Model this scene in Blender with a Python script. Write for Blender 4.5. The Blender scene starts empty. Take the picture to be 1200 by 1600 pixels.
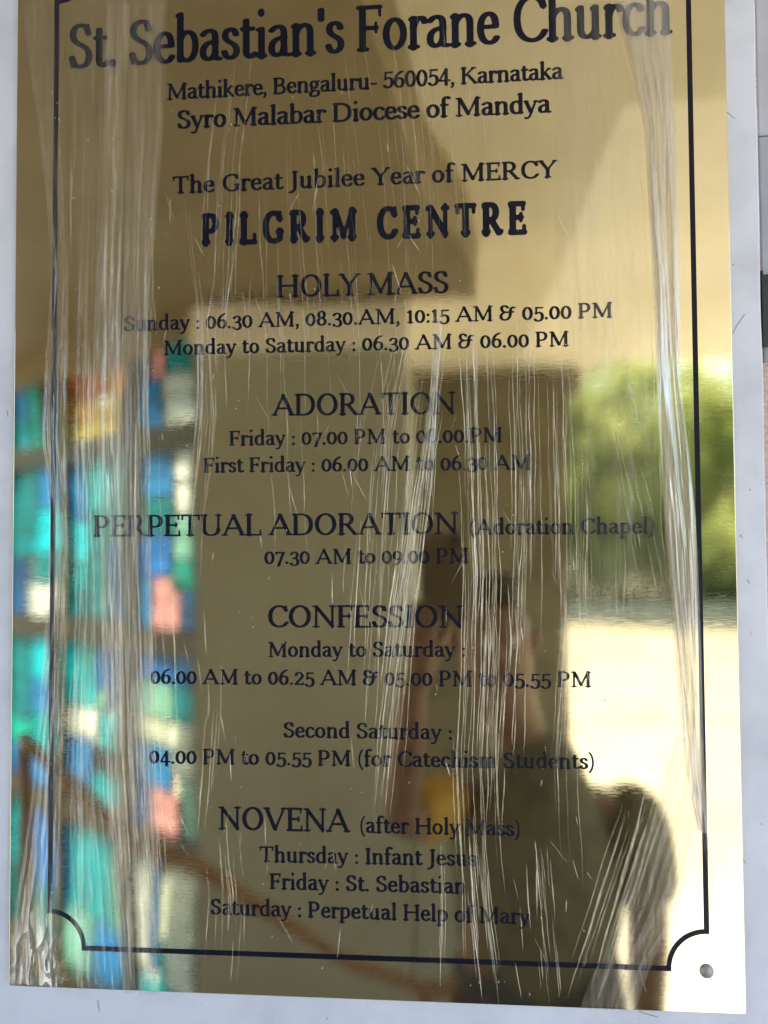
import bpy, bmesh, math, random
import numpy as np
from mathutils import Vector, Matrix, noise
from mathutils.geometry import tessellate_polygon
R = math.radians
S = bpy.context.scene
C = S.collection

# ------------------------------------------------------------------ camera
CAM_Z = 1.65
cam_d = bpy.data.cameras.new('camera')
cam_d.sensor_fit = 'HORIZONTAL'; cam_d.sensor_width = 36.0; cam_d.lens = 39.0
cam_d.clip_start = 0.01; cam_d.clip_end = 800
cam = bpy.data.objects.new('camera', cam_d); C.objects.link(cam)
_r = Vector((0.99660666, 0.08206879, -0.00631448)); _u = Vector((0.00916296, -0.03437837, 0.99936688)); _f = Vector((-0.08179975, 0.99603355, 0.0350137))
M4 = Matrix((( _r.x, _u.x, -_f.x, 0), (_r.y, _u.y, -_f.y, -0.69536), (_r.z, _u.z, -_f.z, CAM_Z), (0, 0, 0, 1)))
cam.matrix_world = M4
S.camera = cam

# ------------------------------------------------------------------ sky, sun, exposure
SUN = Vector((0.06, -0.47, 0.88)).normalized()          # direction towards the sun
w = bpy.data.worlds.new('World'); S.world = w; w.use_nodes = True
nt = w.node_tree; bg = nt.nodes['Background']
sky = nt.nodes.new('ShaderNodeTexSky'); sky.sky_type = 'NISHITA'; sky.sun_disc = False
sky.sun_elevation = math.asin(SUN.z); sky.sun_rotation = math.atan2(SUN.x, SUN.y)
nt.links.new(sky.outputs[0], bg.inputs[0]); bg.inputs[1].default_value = 0.15
sd = bpy.data.lights.new('sun', 'SUN'); sd.energy = 3.6; sd.angle = R(0.5); sd.color = (1, 0.95, 0.88)
sun = bpy.data.objects.new('sun', sd); C.objects.link(sun)
sun.rotation_euler = SUN.to_track_quat('Z', 'Y').to_euler(); sun.location = (0, -20, 30)
S.view_settings.view_transform = 'Standard'; S.view_settings.look = 'None'
S.view_settings.exposure = 1.75; S.view_settings.gamma = 1; S.view_settings.use_curve_mapping = False
S.cycles.use_denoising = True
S.cycles.max_bounces = 10; S.cycles.diffuse_bounces = 5; S.cycles.transparent_max_bounces = 24
S.cycles.sample_clamp_indirect = 6.0

# ------------------------------------------------------------------ helpers
def tag(o, label=None, cat=None, group=None, kind=None):
    if label: o['label'] = label
    if cat: o['category'] = cat
    if group: o['group'] = group
    if kind: o['kind'] = kind
    return o

def empty(name, loc, label, cat, group=None):
    o = bpy.data.objects.new(name, None); C.objects.link(o); o.location = loc; o.empty_display_size = .05
    return tag(o, label, cat, group)

def mesh_obj(name, me, m, parent=None, smooth=False):
    o = bpy.data.objects.new(name, me); C.objects.link(o)
    if m:
        me.materials.clear(); me.materials.append(m)
    if parent:
        o.parent = parent; o.location = -Vector(parent.location)
    if smooth:
        for p in me.polygons: p.use_smooth = True
    return o

def bm_obj(name, bm, m, parent=None, smooth=False):
    me = bpy.data.meshes.new(name); bm.normal_update(); bm.to_mesh(me); bm.free()
    return mesh_obj(name, me, m, parent, smooth)

def box(bm, x0, x1, y0, y1, z0, z1, bevel=0, rotz=0, pivot=None):
    r = bmesh.ops.create_cube(bm, size=1)
    vs = r['verts']
    for v in vs:
        v.co = Vector(((x0 + x1) / 2 + v.co.x * (x1 - x0), (y0 + y1) / 2 + v.co.y * (y1 - y0), (z0 + z1) / 2 + v.co.z * (z1 - z0)))
    if bevel:
        es = list({e for v in vs for e in v.link_edges})
        rr = bmesh.ops.bevel(bm, geom=es, offset=bevel, segments=2, affect='EDGES', profile=.5)
        vs = list(set(rr['verts']) | {v for v in vs if v.is_valid})
    if rotz:
        bmesh.ops.rotate(bm, cent=pivot, matrix=Matrix.Rotation(rotz, 3, 'Z'), verts=vs)
    return vs

def tube(bm, pts, radii, seg=12, cap=True):
    pts = [Vector(p) for p in pts]; rings = []
    if not hasattr(radii, '__len__'): radii = [radii] * len(pts)
    side = None
    for i, p in enumerate(pts):
        t = (pts[min(i + 1, len(pts) - 1)] - pts[max(i - 1, 0)]).normalized()
        if side is None:
            side = t.orthogonal().normalized()
        side = (side - t * side.dot(t)).normalized(); up = t.cross(side)
        rings.append([bm.verts.new(p + (side * math.cos(a) + up * math.sin(a)) * radii[i]) for a in [2 * math.pi * k / seg for k in range(seg)]])
    for a, b in zip(rings, rings[1:]):
        for k in range(seg):
            bm.faces.new((a[k], a[(k + 1) % seg], b[(k + 1) % seg], b[k]))
    if cap:
        bm.faces.new(rings[0][::-1]); bm.faces.new(rings[-1])

def smooth_path(pts, n=8):
    pts = [Vector(p) for p in pts]; out = []
    for i in range(len(pts) - 1):
        p0 = pts[max(i - 1, 0)]; p1 = pts[i]; p2 = pts[i + 1]; p3 = pts[min(i + 2, len(pts) - 1)]
        for k in range(n):
            t = k / n
            out.append(.5 * ((2 * p1) + (p2 - p0) * t + (2 * p0 - 5 * p1 + 4 * p2 - p3) * t * t + (3 * p1 - p0 - 3 * p2 + p3) * t ** 3))
    out.append(pts[-1]); return out

def strip(bm, pts, wd, y0=-.0003, y1=.0006):
    """a thin raised line following pts (x, z), mitred"""
    pts = [Vector(p) for p in pts]; A, B = [], []
    for i, p in enumerate(pts):
        d1 = (p - pts[i - 1]).normalized() if i else (pts[1] - p).normalized()
        d2 = (pts[i + 1] - p).normalized() if i < len(pts) - 1 else d1
        n1 = Vector((-d1.y, d1.x)); n2 = Vector((-d2.y, d2.x)); n = (n1 + n2).normalized(); k = wd / 2 / max(.35, n.dot(n1))
        A.append(p + n * k); B.append(p - n * k)
    va = [[bm.verts.new((q.x, y, q.y + CAM_Z)) for q in Q] for Q in (A, B) for y in (y0, y1)]
    for i in range(len(pts) - 1):
        for a, b in ((0, 2), (1, 0), (2, 3)):
            bm.faces.new((va[a][i], va[a][i + 1], va[b][i + 1], va[b][i]))
    bm.faces.new((va[0][0], va[2][0], va[3][0], va[1][0])); bm.faces.new((va[0][-1], va[1][-1], va[3][-1], va[2][-1]))

# ------------------------------------------------------------------ materials
def mat(name, col, rough=.5, metal=0, spec=.5):
    m = bpy.data.materials.new(name); m.use_nodes = True
    b = m.node_tree.nodes['Principled BSDF']
    b.inputs['Base Color'].default_value = (*col, 1); b.inputs['Roughness'].default_value = rough
    b.inputs['Metallic'].default_value = metal; b.inputs['Specular IOR Level'].default_value = spec
    return m

def N(m, t): return m.node_tree.nodes.new(t)
def L(m, a, b): m.node_tree.links.new(a, b)

def noisy(name, c1, c2, scale, rough=.6, metal=0, detail=6, stretch=(1, 1, 1), bump=0, lo=.35, hi=.65, spec=.5, bdist=.01):
    m = mat(name, c1, rough, metal, spec); b = m.node_tree.nodes['Principled BSDF']
    tc = N(m, 'ShaderNodeTexCoord'); mp = N(m, 'ShaderNodeMapping'); mp.inputs['Scale'].default_value = stretch
    nz = N(m, 'ShaderNodeTexNoise'); nz.inputs['Scale'].default_value = scale; nz.inputs['Detail'].default_value = detail
    rp = N(m, 'ShaderNodeValToRGB'); rp.color_ramp.elements[0].position = lo; rp.color_ramp.elements[1].position = hi
    rp.color_ramp.elements[0].color = (*c1, 1); rp.color_ramp.elements[1].color = (*c2, 1)
    L(m, tc.outputs['Object'], mp.inputs[0]); L(m, mp.outputs[0], nz.inputs['Vector']); L(m, nz.outputs['Fac'], rp.inputs[0]); L(m, rp.outputs[0], b.inputs['Base Color'])
    if bump:
        bp = N(m, 'ShaderNodeBump'); bp.inputs['Strength'].default_value = bump; bp.inputs['Distance'].default_value = bdist
        L(m, nz.outputs['Fac'], bp.inputs['Height']); L(m, bp.outputs[0], b.inputs['Normal'])
    return m

def brass():
    m = mat('polished_brass', (.86, .74, .43), .055, 1)
    b = m.node_tree.nodes['Principled BSDF']
    tc = N(m, 'ShaderNodeTexCoord')
    # the sheet is not dead flat: soft waves, plus fine rolling lines
    n1 = N(m, 'ShaderNodeTexNoise'); n1.inputs['Scale'].default_value = 7; n1.inputs['Detail'].default_value = 1
    mp = N(m, 'ShaderNodeMapping'); mp.inputs['Scale'].default_value = (1.4, 1, .8)
    L(m, tc.outputs['Object'], mp.inputs[0]); L(m, mp.outputs[0], n1.inputs['Vector'])
    b1 = N(m, 'ShaderNodeBump'); b1.inputs['Strength'].default_value = .55; b1.inputs['Distance'].default_value = .0011
    L(m, n1.outputs['Fac'], b1.inputs['Height'])
    mp2 = N(m, 'ShaderNodeMapping'); mp2.inputs['Scale'].default_value = (60, 1, 2600)
    n2 = N(m, 'ShaderNodeTexNoise'); n2.inputs['Scale'].default_value = 1; n2.inputs['Detail'].default_value = 2
    L(m, tc.outputs['Object'], mp2.inputs[0]); L(m, mp2.outputs[0], n2.inputs['Vector'])
    b2 = N(m, 'ShaderNodeBump'); b2.inputs['Strength'].default_value = .06; b2.inputs['Distance'].default_value = .0001
    L(m, n2.outputs['Fac'], b2.inputs['Height']); L(m, b1.outputs[0], b2.inputs['Normal']); L(m, b2.outputs[0], b.inputs['Normal'])
    # tarnish: faint blotches in colour and gloss
    n3 = N(m, 'ShaderNodeTexNoise'); n3.inputs['Scale'].default_value = 22; n3.inputs['Detail'].default_value = 6
    L(m, tc.outputs['Object'], n3.inputs['Vector'])
    rp = N(m, 'ShaderNodeValToRGB'); rp.color_ramp.elements[0].position = .3; rp.color_ramp.elements[1].position = .7
    rp.color_ramp.elements[0].color = (.80, .69, .43, 1); rp.color_ramp.elements[1].color = (.87, .765, .50, 1)
    L(m, n3.outputs['Fac'], rp.inputs[0]); L(m, rp.outputs[0], b.inputs['Base Color'])
    mr = N(m, 'ShaderNodeMapRange'); mr.inputs['To Min'].default_value = .016; mr.inputs['To Max'].default_value = .042
    L(m, n3.outputs['Fac'], mr.inputs[0]); L(m, mr.outputs[0], b.inputs['Roughness'])
    return m

def film_mat(name, gain=1.0, milk=(.86, .84, .82), sx=420, sz=9, gloss=.45, rough=.22):
    """thin crumpled plastic: see-through, glossy, milky where the sheet is bunched (attribute 'dens' = how many layers)"""
    m = bpy.data.materials.new(name); m.use_nodes = True; t = m.node_tree; t.nodes.clear()
    out = N(m, 'ShaderNodeOutputMaterial')
    at = N(m, 'ShaderNodeAttribute'); at.attribute_name = 'dens'
    tc = N(m, 'ShaderNodeTexCoord'); mp = N(m, 'ShaderNodeMapping'); mp.inputs['Scale'].default_value = (sx, 1, sz)
    nz = N(m, 'ShaderNodeTexNoise'); nz.inputs['Scale'].default_value = 1; nz.inputs['Detail'].default_value = 5; nz.inputs['Roughness'].default_value = .65
    L(m, tc.outputs['Object'], mp.inputs[0]); L(m, mp.outputs[0], nz.inputs['Vector'])
    mr = N(m, 'ShaderNodeMapRange'); mr.inputs['From Min'].default_value = .3; mr.inputs['From Max'].default_value = .72; mr.inputs['To Min'].default_value = .25 * gain; mr.inputs['To Max'].default_value = 1.6 * gain
    L(m, nz.outputs['Fac'], mr.inputs[0])
    mu = N(m, 'ShaderNodeMath'); mu.operation = 'MULTIPLY'; mu.use_clamp = True
    L(m, mr.outputs[0], mu.inputs[0]); L(m, at.outputs['Fac'], mu.inputs[1])
    tr = N(m, 'ShaderNodeBsdfTransparent'); tr.inputs[0].default_value = (.985, .985, .985, 1)
    gl = N(m, 'ShaderNodeBsdfAnisotropic'); gl.inputs['Roughness'].default_value = rough; gl.inputs['Color'].default_value = (.9, .9, .9, 1)
    df = N(m, 'ShaderNodeBsdfDiffuse'); df.inputs[0].default_value = (*milk, 1)
    tl = N(m, 'ShaderNodeBsdfTranslucent'); tl.inputs[0].default_value = (*milk, 1)
    m1 = N(m, 'ShaderNodeMixShader'); m1.inputs[0].default_value = .35; L(m, df.outputs[0], m1.inputs[1]); L(m, tl.outputs[0], m1.inputs[2])
    m2 = N(m, 'ShaderNodeMixShader'); m2.inputs[0].default_value = gloss; L(m, m1.outputs[0], m2.inputs[1]); L(m, gl.outputs[0], m2.inputs[2])
    m3 = N(m, 'ShaderNodeMixShader'); L(m, mu.outputs[0], m3.inputs[0]); L(m, tr.outputs[0], m3.inputs[1]); L(m, m2.outputs[0], m3.inputs[2])
    L(m, m3.outputs[0], out.inputs[0])
    return m

def clear_mat():
    m = bpy.data.materials.new('clear_plastic'); m.use_nodes = True; m.node_tree.nodes.clear()
    o = N(m, 'ShaderNodeOutputMaterial'); t = N(m, 'ShaderNodeBsdfTransparent'); t.inputs[0].default_value = (1, 1, 1, 1); L(m, t.outputs[0], o.inputs[0]); return m

def board_mat():
    m = mat('white_board', (.7, .73, .83), .5, 0, .25); b = m.node_tree.nodes['Principled BSDF']
    tc = N(m, 'ShaderNodeTexCoord')
    n1 = N(m, 'ShaderNodeTexNoise'); n1.inputs['Scale'].default_value = 14; n1.inputs['Detail'].default_value = 8; n1.inputs['Roughness'].default_value = .6
    L(m, tc.outputs['Object'], n1.inputs['Vector'])
    r1 = N(m, 'ShaderNodeValToRGB'); r1.color_ramp.elements[0].position = .30; r1.color_ramp.elements[1].position = .56
    r1.color_ramp.elements[0].color = (.57, .60, .70, 1); r1.color_ramp.elements[1].color = (.69, .72, .84, 1)
    L(m, n1.outputs['Fac'], r1.inputs[0])
    n2 = N(m, 'ShaderNodeTexNoise'); n2.inputs['Scale'].default_value = 160; n2.inputs['Detail'].default_value = 3
    L(m, tc.outputs['Object'], n2.inputs['Vector'])
    r2 = N(m, 'ShaderNodeValToRGB'); r2.color_ramp.elements[0].position = .22; r2.color_ramp.elements[1].position = .27
    r2.color_ramp.elements[0].color = (.45, .42, .40, 1); r2.color_ramp.elements[1].color = (1, 1, 1, 1)
    L(m, n2.outputs['Fac'], r2.inputs[0])
    mx = N(m, 'ShaderNodeMix'); mx.data_type = 'RGBA'; mx.blend_type = 'MULTIPLY'; mx.inputs[0].default_value = .7
    L(m, r1.outputs[0], mx.inputs[6]); L(m, r2.outputs[0], mx.inputs[7]); L(m, mx.outputs[2], b.inputs['Base Color'])
    return m

def granite_mat():
    m = mat('pink_granite', (.4, .3, .28), .4); b = m.node_tree.nodes['Principled BSDF']
    tc = N(m, 'ShaderNodeTexCoord'); v = N(m, 'ShaderNodeTexVoronoi'); v.inputs['Scale'].default_value = 420; v.inputs['Randomness'].default_value = 1
    n = N(m, 'ShaderNodeTexNoise'); n.inputs['Scale'].default_value = 260; n.inputs['Detail'].default_value = 4
    L(m, tc.outputs['Object'], v.inputs['Vector']); L(m, tc.outputs['Object'], n.inputs['Vector'])
    r1 = N(m, 'ShaderNodeValToRGB'); e = r1.color_ramp.elements
    e[0].position = .0; e[0].color = (.05, .04, .05, 1); e[1].position = 1; e[1].color = (.62, .5, .47, 1)
    for pos, c in ((.16, (.07, .06, .07, 1)), (.24, (.42, .31, .29, 1)), (.6, (.52, .39, .36, 1))):
        k = e.new(pos); k.color = c
    sp = N(m, 'ShaderNodeSeparateColor'); L(m, v.outputs['Color'], sp.inputs[0])
    ad = N(m, 'ShaderNodeMath'); ad.operation = 'MULTIPLY_ADD'; ad.inputs[1].default_value = .55; L(m, sp.outputs[0], ad.inputs[0])
    ms = N(m, 'ShaderNodeMath'); ms.operation = 'MULTIPLY_ADD'; ms.inputs[1].default_value = 1.0; ms.inputs[2].default_value = -.08; L(m, n.outputs['Fac'], ms.inputs[0]); L(m, ms.outputs[0], ad.inputs[2])
    L(m, ad.outputs[0], r1.inputs[0]); L(m, r1.outputs[0], b.inputs['Base Color'])
    return m

def glass_mat():
    m = bpy.data.materials.new('cathedral_glass'); m.use_nodes = True; m.node_tree.nodes.clear()
    o = N(m, 'ShaderNodeOutputMaterial'); a = N(m, 'ShaderNodeAttribute'); a.attribute_name = 'tint'
    tc = N(m, 'ShaderNodeTexCoord'); nz = N(m, 'ShaderNodeTexNoise'); nz.inputs['Scale'].default_value = 14; nz.inputs['Detail'].default_value = 4
    L(m, tc.outputs['Object'], nz.inputs['Vector'])
    mr = N(m, 'ShaderNodeMapRange'); mr.inputs['From Min'].default_value = .25; mr.inputs['From Max'].default_value = .75; mr.inputs['To Min'].default_value = .55; mr.inputs['To Max'].default_value = 1.25
    L(m, nz.outputs['Fac'], mr.inputs[0])
    mx = N(m, 'ShaderNodeVectorMath'); mx.operation = 'SCALE'; L(m, a.outputs['Color'], mx.inputs[0]); L(m, mr.outputs[0], mx.inputs['Scale'])
    t = N(m, 'ShaderNodeBsdfTranslucent'); L(m, mx.outputs[0], t.inputs[0])
    g = N(m, 'ShaderNodeBsdfAnisotropic'); g.inputs['Roughness'].default_value = .15
    s = N(m, 'ShaderNodeMixShader'); s.inputs[0].default_value = .05; L(m, t.outputs[0], s.inputs[1]); L(m, g.outputs[0], s.inputs[2]); L(m, s.outputs[0], o.inputs[0])
    return m

def leaf_mat(name, c1, c2):
    m = bpy.data.materials.new(name); m.use_nodes = True; m.node_tree.nodes.clear()
    o = N(m, 'ShaderNodeOutputMaterial'); gi = N(m, 'ShaderNodeNewGeometry')
    rp = N(m, 'ShaderNodeValToRGB'); rp.color_ramp.elements[0].color = (*c1, 1); rp.color_ramp.elements[1].color = (*c2, 1)
    L(m, gi.outputs['Random Per Island'], rp.inputs[0])
    d = N(m, 'ShaderNodeBsdfDiffuse'); t = N(m, 'ShaderNodeBsdfTranslucent'); L(m, rp.outputs[0], d.inputs[0]); L(m, rp.outputs[0], t.inputs[0])
    s = N(m, 'ShaderNodeMixShader'); s.inputs[0].default_value = .55; L(m, d.outputs[0], s.inputs[1]); L(m, t.outputs[0], s.inputs[2]); L(m, s.outputs[0], o.inputs[0])
    return m

def wood_mat():
    return noisy('varnished_wood', (.20, .12, .06), (.30, .185, .10), 3, .22, 0, 5, (14, 2, 14))

BRASS = brass()
INK = mat('navy_enamel', (.006, .007, .018), .34, 0, .22)
STEEL = noisy('steel_rivet', (.26, .26, .27), (.42, .41, .41), 500, .52, .6)
BOARD = board_mat(); GRANITE = granite_mat()
DARK = noisy('dark_paint', (.02, .022, .03), (.035, .037, .05), 60, .4)
PANEL = noisy('bluish_paint', (.34, .36, .44), (.42, .44, .52), 20, .55)

# ------------------------------------------------------------------ large structure: the wall that carries the plaque
Z0 = CAM_Z
def XZ(x, z): return (x, z + Z0)
t = empty('granite_wall', (0, .2, 0), 'speckled pink granite wall behind the white board, seen as a strip at right', 'wall')
bm = bmesh.new(); box(bm, -2.6, .2612, .022, .30, 0, 3.2); bm_obj('stone_cladding', bm, GRANITE, t)
bm = bmesh.new(); box(bm, .2612, 1.9, .0205, .30, 0, Z0 + .340, .0015); bm_obj('painted_panel', bm, PANEL, t)
PANEL2 = noisy('pale_bluish_paint', (.46, .47, .54), (.52, .53, .60), 20, .55)
bm = bmesh.new(); box(bm, .2614, 1.9, .0225, .30, Z0 + .3415, 3.2, .0015); bm_obj('painted_panel', bm, PANEL2, t)
# lower right: granite again beside the panel
bm = bmesh.new(); box(bm, .2560, .2790, .0150, .0200, 0, Z0 + .146); bm_obj('stone_strip', bm, GRANITE, t)

# floor, yard, ceiling
FLOOR = noisy('porch_floor', (.54, .53, .50), (.60, .585, .55), 3, .35)
YARD = noisy('pale_concrete', (.43, .395, .31), (.54, .50, .405), .8, .45, 0, 8)
bm = bmesh.new()
vs = [bm.verts.new(p) for p in ((-160, -300, 0), (160, -300, 0), (160, 40, 0), (-160, 40, 0))]; bm.faces.new(vs)
tag(bm_obj('ground', bm, YARD), kind='structure')
bm = bmesh.new(); box(bm, -2.6, 1.9, -3.3, .02, .004, .03); tag(bm_obj('porch_floor', bm, FLOOR), kind='structure')
# joints across the yard: shallow kerbs of paving
JOINT = noisy('tan_paving', (.33, .29, .21), (.40, .36, .27), 4, .6)
for y, wd in ((-6.9, .35), (-11.0, .8), (-4.3, .07)):
    bm = bmesh.new(); vs = [bm.verts.new(p) for p in ((-30, y - wd, .004), (40, y - wd, .004), (40, y, .004), (-30, y, .004))]; bm.faces.new(vs); tag(bm_obj('paving_strip', bm, JOINT), kind='structure')

# porch roof: cream soffit to the right, low brown ceiling to the left
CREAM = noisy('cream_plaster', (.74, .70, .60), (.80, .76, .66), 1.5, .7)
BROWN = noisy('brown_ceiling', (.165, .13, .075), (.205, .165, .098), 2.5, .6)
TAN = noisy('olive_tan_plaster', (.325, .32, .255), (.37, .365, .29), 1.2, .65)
t = empty('porch_roof', (.6, -1.6, 2.51), 'cream soffit of the porch roof with low brown ceiling beside it', 'roof')
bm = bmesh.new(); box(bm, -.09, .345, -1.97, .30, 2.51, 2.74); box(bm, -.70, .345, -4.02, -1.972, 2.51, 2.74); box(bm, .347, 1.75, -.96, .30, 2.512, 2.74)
bm_obj('soffit', bm, noisy('dull_plaster', (.55, .50, .39), (.62, .57, .455), 1.5, .7), t)  # duller tone than the cream soffit panel next to it
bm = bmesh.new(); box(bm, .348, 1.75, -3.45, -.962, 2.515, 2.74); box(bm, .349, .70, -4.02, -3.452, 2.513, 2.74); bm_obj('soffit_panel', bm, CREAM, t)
bm = bmesh.new()
a = [(-2.4, .0), (-.105, .0), (-.105, -.35), (-.05, -.94), (.04, -1.29), (.075, -1.66), (-.62, -1.66), (-1.75, -2.54), (-2.4, -2.54)]
lo = [bm.verts.new((x, y + (.019 if y == 0 else 0), 2.335)) for x, y in a]; hi = [bm.verts.new((x, y + (.019 if y == 0 else 0), 2.75)) for x, y in a]
bm.faces.new(lo); bm.faces.new(hi[::-1])
for i in range(len(a)): bm.faces.new((lo[i], lo[(i + 1) % len(a)], hi[(i + 1) % len(a)], hi[i]))
bmesh.ops.recalc_face_normals(bm, faces=bm.faces)
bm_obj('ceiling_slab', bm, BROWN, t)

# chapel wall facing the plaque, with its cornice; it turns back to the left with the window
t = empty('chapel_wall', (-.4, -1.7, 0), 'plain olive tan plaster wall beside the stained glass window', 'wall')
bm = bmesh.new(); box(bm, -.727, -.118, -1.95, -1.65, .03, 2.33); bm_obj('plaster_face', bm, TAN, t)
bm = bmesh.new(); box(bm, -.117, .36, -1.80, -1.655, .03, .86, .006); bm_obj('parapet', bm, TAN, t)
bm = bmesh.new(); box(bm, -.727, -.10, -1.65, -1.60, 2.20, 2.325, .012); bm_obj('cornice', bm, CREAM, t)
# window bay
UX, UZ = -.788, .616
ang = math.atan2(-UZ, UX)
def bay(s, z, d=0):                                  # s along the bay from its near end, d towards the plaque
    return Vector((-.727 + s * UX + d * -.616, -1.65 - s * UZ + d * .788, z))
def bay_box(bm, s0, s1, z0, z1, d0, d1):
    q = [bay(s, z, d) for z in (z0, z1) for d in (d0, d1) for s in (s0, s1)]
    v = [bm.verts.new(p) for p in q]
    fs = [bm.faces.new([v[i] for i in f]) for f in ((0, 1, 3, 2), (4, 6, 7, 5), (0, 4, 5, 1), (2, 3, 7, 6), (0, 2, 6, 4), (1, 5, 7, 3))]
    bmesh.ops.recalc_face_normals(bm, faces=fs)
FRAME = noisy('dark_lead', (.035, .032, .03), (.06, .055, .05), 30, .45, .3)
t = empty('window_bay_wall', bay(.6, 0), 'brown plaster wall around the tall stained glass window', 'wall')
bm = bmesh.new(); bay_box(bm, 0, 1.5, 2.245, 2.34, -.12, -.002); bm_obj('lintel', bm, BROWN, t)
bm = bmesh.new(); bay_box(bm, 0, 1.5, .03, .20, -.12, -.002); bm_obj('plinth', bm, BROWN, t)
bm = bmesh.new(); bay_box(bm, 1.36, 1.5, .20, 2.245, -.12, -.002); bm_obj('jamb', bm, BROWN, t)

wt = empty('stained_glass_window', bay(.6, .2), 'tall stained glass window in teal, blue, pink and amber panes', 'window')
bm = bmesh.new()
for s0, s1 in ((0, .018), (.36, .44), (.83, .885), (1.30, 1.36)): bay_box(bm, s0, s1, .20, 2.245, -.05, 0)
for z0, z1 in ((1.93, 2.02), (1.31, 1.39), (.68, .76)):
    for s0, s1 in ((.018, .36), (.44, .83), (.885, 1.30)): bay_box(bm, s0, s1, z0, z1, -.045, -.003)
bm_obj('frame', bm, FRAME, wt)
T = dict(tl=(.0, .40, .56), cy=(.0, .62, .95), bl=(.02, .19, .72), sb=(.02, .25, .74), wh=(.72, .86, .95), pk=(.72, .38, .46), gn=(.0, .42, .40), pg=(.22, .56, .56), am=(.88, .44, .02), yl=(.74, .60, .08), og=(.46, .15, .04), dk=(.02, .03, .03), db=(.01, .09, .30), dt=(.0, .20, .28), cr=(.66, .80, .78), br=(.07, .035, .018))
GLASS = glass_mat(); CAME = mat('lead_came', (.03, .03, .03), .5, .4)
def rgb(c): return T[c]
PANES = [
 # (column, row, list of (fraction s0, s1, z0 from bottom, z1, tint))
 (0, 0, [(.0, .55, .0, .34, 'wh'), (.0, .60, .34, .62, 'wh'), (.0, .5, .62, .84, 'tl'), (0, .5, .84, 1, 'cy'), (.55, 1, .0, .34, 'sb'), (.60, 1, .34, .62, 'sb'), (.5, .82, .62, 1, 'pk'), (.82, 1, .62, 1, 'db')]),
 (0, 1, [(0, .42, .82, 1, 'wh'), (0, .42, .63, .82, 'wh'), (0, .42, .52, .63, 'pg'), (.42, 1, .74, 1, 'sb'), (.42, 1, .52, .74, 'dt'), (.45, 1, .30, .52, 'bl'), (0, .45, .38, .52, 'pg'), (0, .45, .22, .38, 'gn'), (.28, .75, 0, .30, 'pk'), (.75, 1, 0, .30, 'sb'), (0, .28, 0, .22, 'sb')]),
 (0, 2, [(.4, 1, .84, 1, 'bl'), (0, .4, .84, 1, 'sb'), (0, .4, .64, .84, 'tl'), (.4, 1, .64, .84, 'pg'), (0, 1, .5, .64, 'cr'), (.4, 1, .24, .5, 'sb'), (0, .4, .36, .5, 'wh'), (.3, .85, 0, .24, 'pk'), (0, .3, 0, .36, 'pg'), (.85, 1, 0, .24, 'bl')]),
 (0, 3, [(.0, .6, .55, 1, 'cr'), (.6, .75, .3, 1, 'sb'), (.75, 1, .3, 1, 'wh'), (0, .5, .25, .55, 'wh'), (.5, .6, .25, .55, 'tl'), (0, .35, 0, .25, 'sb'), (.35, 1, 0, .25, 'tl')]),
 (1, 0, [(.0, .35, .55, 1, 'am'), (.35, 1, .62, 1, 'og'), (.0, .15, 0, .55, 'og'), (.15, 1, .0, .32, 'yl'), (.15, .6, .32, .55, 'yl'), (.6, 1, .32, .62, 'am')]),
 (1, 1, [(.3, .72, .68, 1, 'tl'), (0, .3, .5, 1, 'dt'), (.72, 1, .62, 1, 'sb'), (.3, .72, .4, .68, 'dt'), (.72, 1, .36, .62, 'cy'), (0, .3, 0, .5, 'db'), (.3, .72, 0, .4, 'dt'), (.72, 1, .16, .36, 'tl'), (.72, 1, 0, .16, 'dt')]),
 (1, 2, [(0, .3, .62, 1, 'db'), (.3, .55, .74, 1, 'bl'), (.55, 1, .6, 1, 'tl'), (.3, .55, .6, .74, 'pg'), (0, .5, .36, .6, 'tl'), (.5, 1, .40, .6, 'wh'), (0, .6, .2, .36, 'dk'), (0, .6, .04, .2, 'tl'), (.6, 1, .04, .4, 'sb')]),
 (1, 3, [(.2, .9, .4, 1, 'tl'), (0, .2, .4, 1, 'pg'), (.9, 1, .4, 1, 'sb'), (0, .5, 0, .4, 'sb'), (.5, 1, 0, .4, 'pg')]),
 (2, 0, [(0, .32, .0, 1, 'br'), (.32, .6, 0, 1, 'gn'), (.6, 1, .5, 1, 'sb'), (.6, 1, 0, .5, 'tl')]),
 (2, 1, [(0, .45, .7, 1, 'sb'), (0, .45, .42, .7, 'cy'), (.45, 1, .4, 1, 'dt'), (0, .45, .22, .42, 'dt'), (0, .5, 0, .22, 'wh'), (.5, 1, 0, .4, 'db')]),
 (2, 2, [(0, .45, .72, 1, 'cy'), (0, .45, .5, .72, 'sb'), (.45, 1, .4, 1, 'dt'), (0, .45, .2, .5, 'tl'), (0, 1, 0, .2, 'sb'), (.45, 1, .2, .4, 'gn')]),
 (2, 3, [(0, .5, .4, 1, 'bl'), (.5, 1, .4, 1, 'tl'), (0, 1, 0, .4, 'dt')]),
]
COLS = [(.018, .36), (.44, .83), (.885, 1.30)]; ROWS = [(2.02, 2.245), (1.39, 1.93), (.76, 1.31), (.20, .68)]
rg = random.Random(4)
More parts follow.
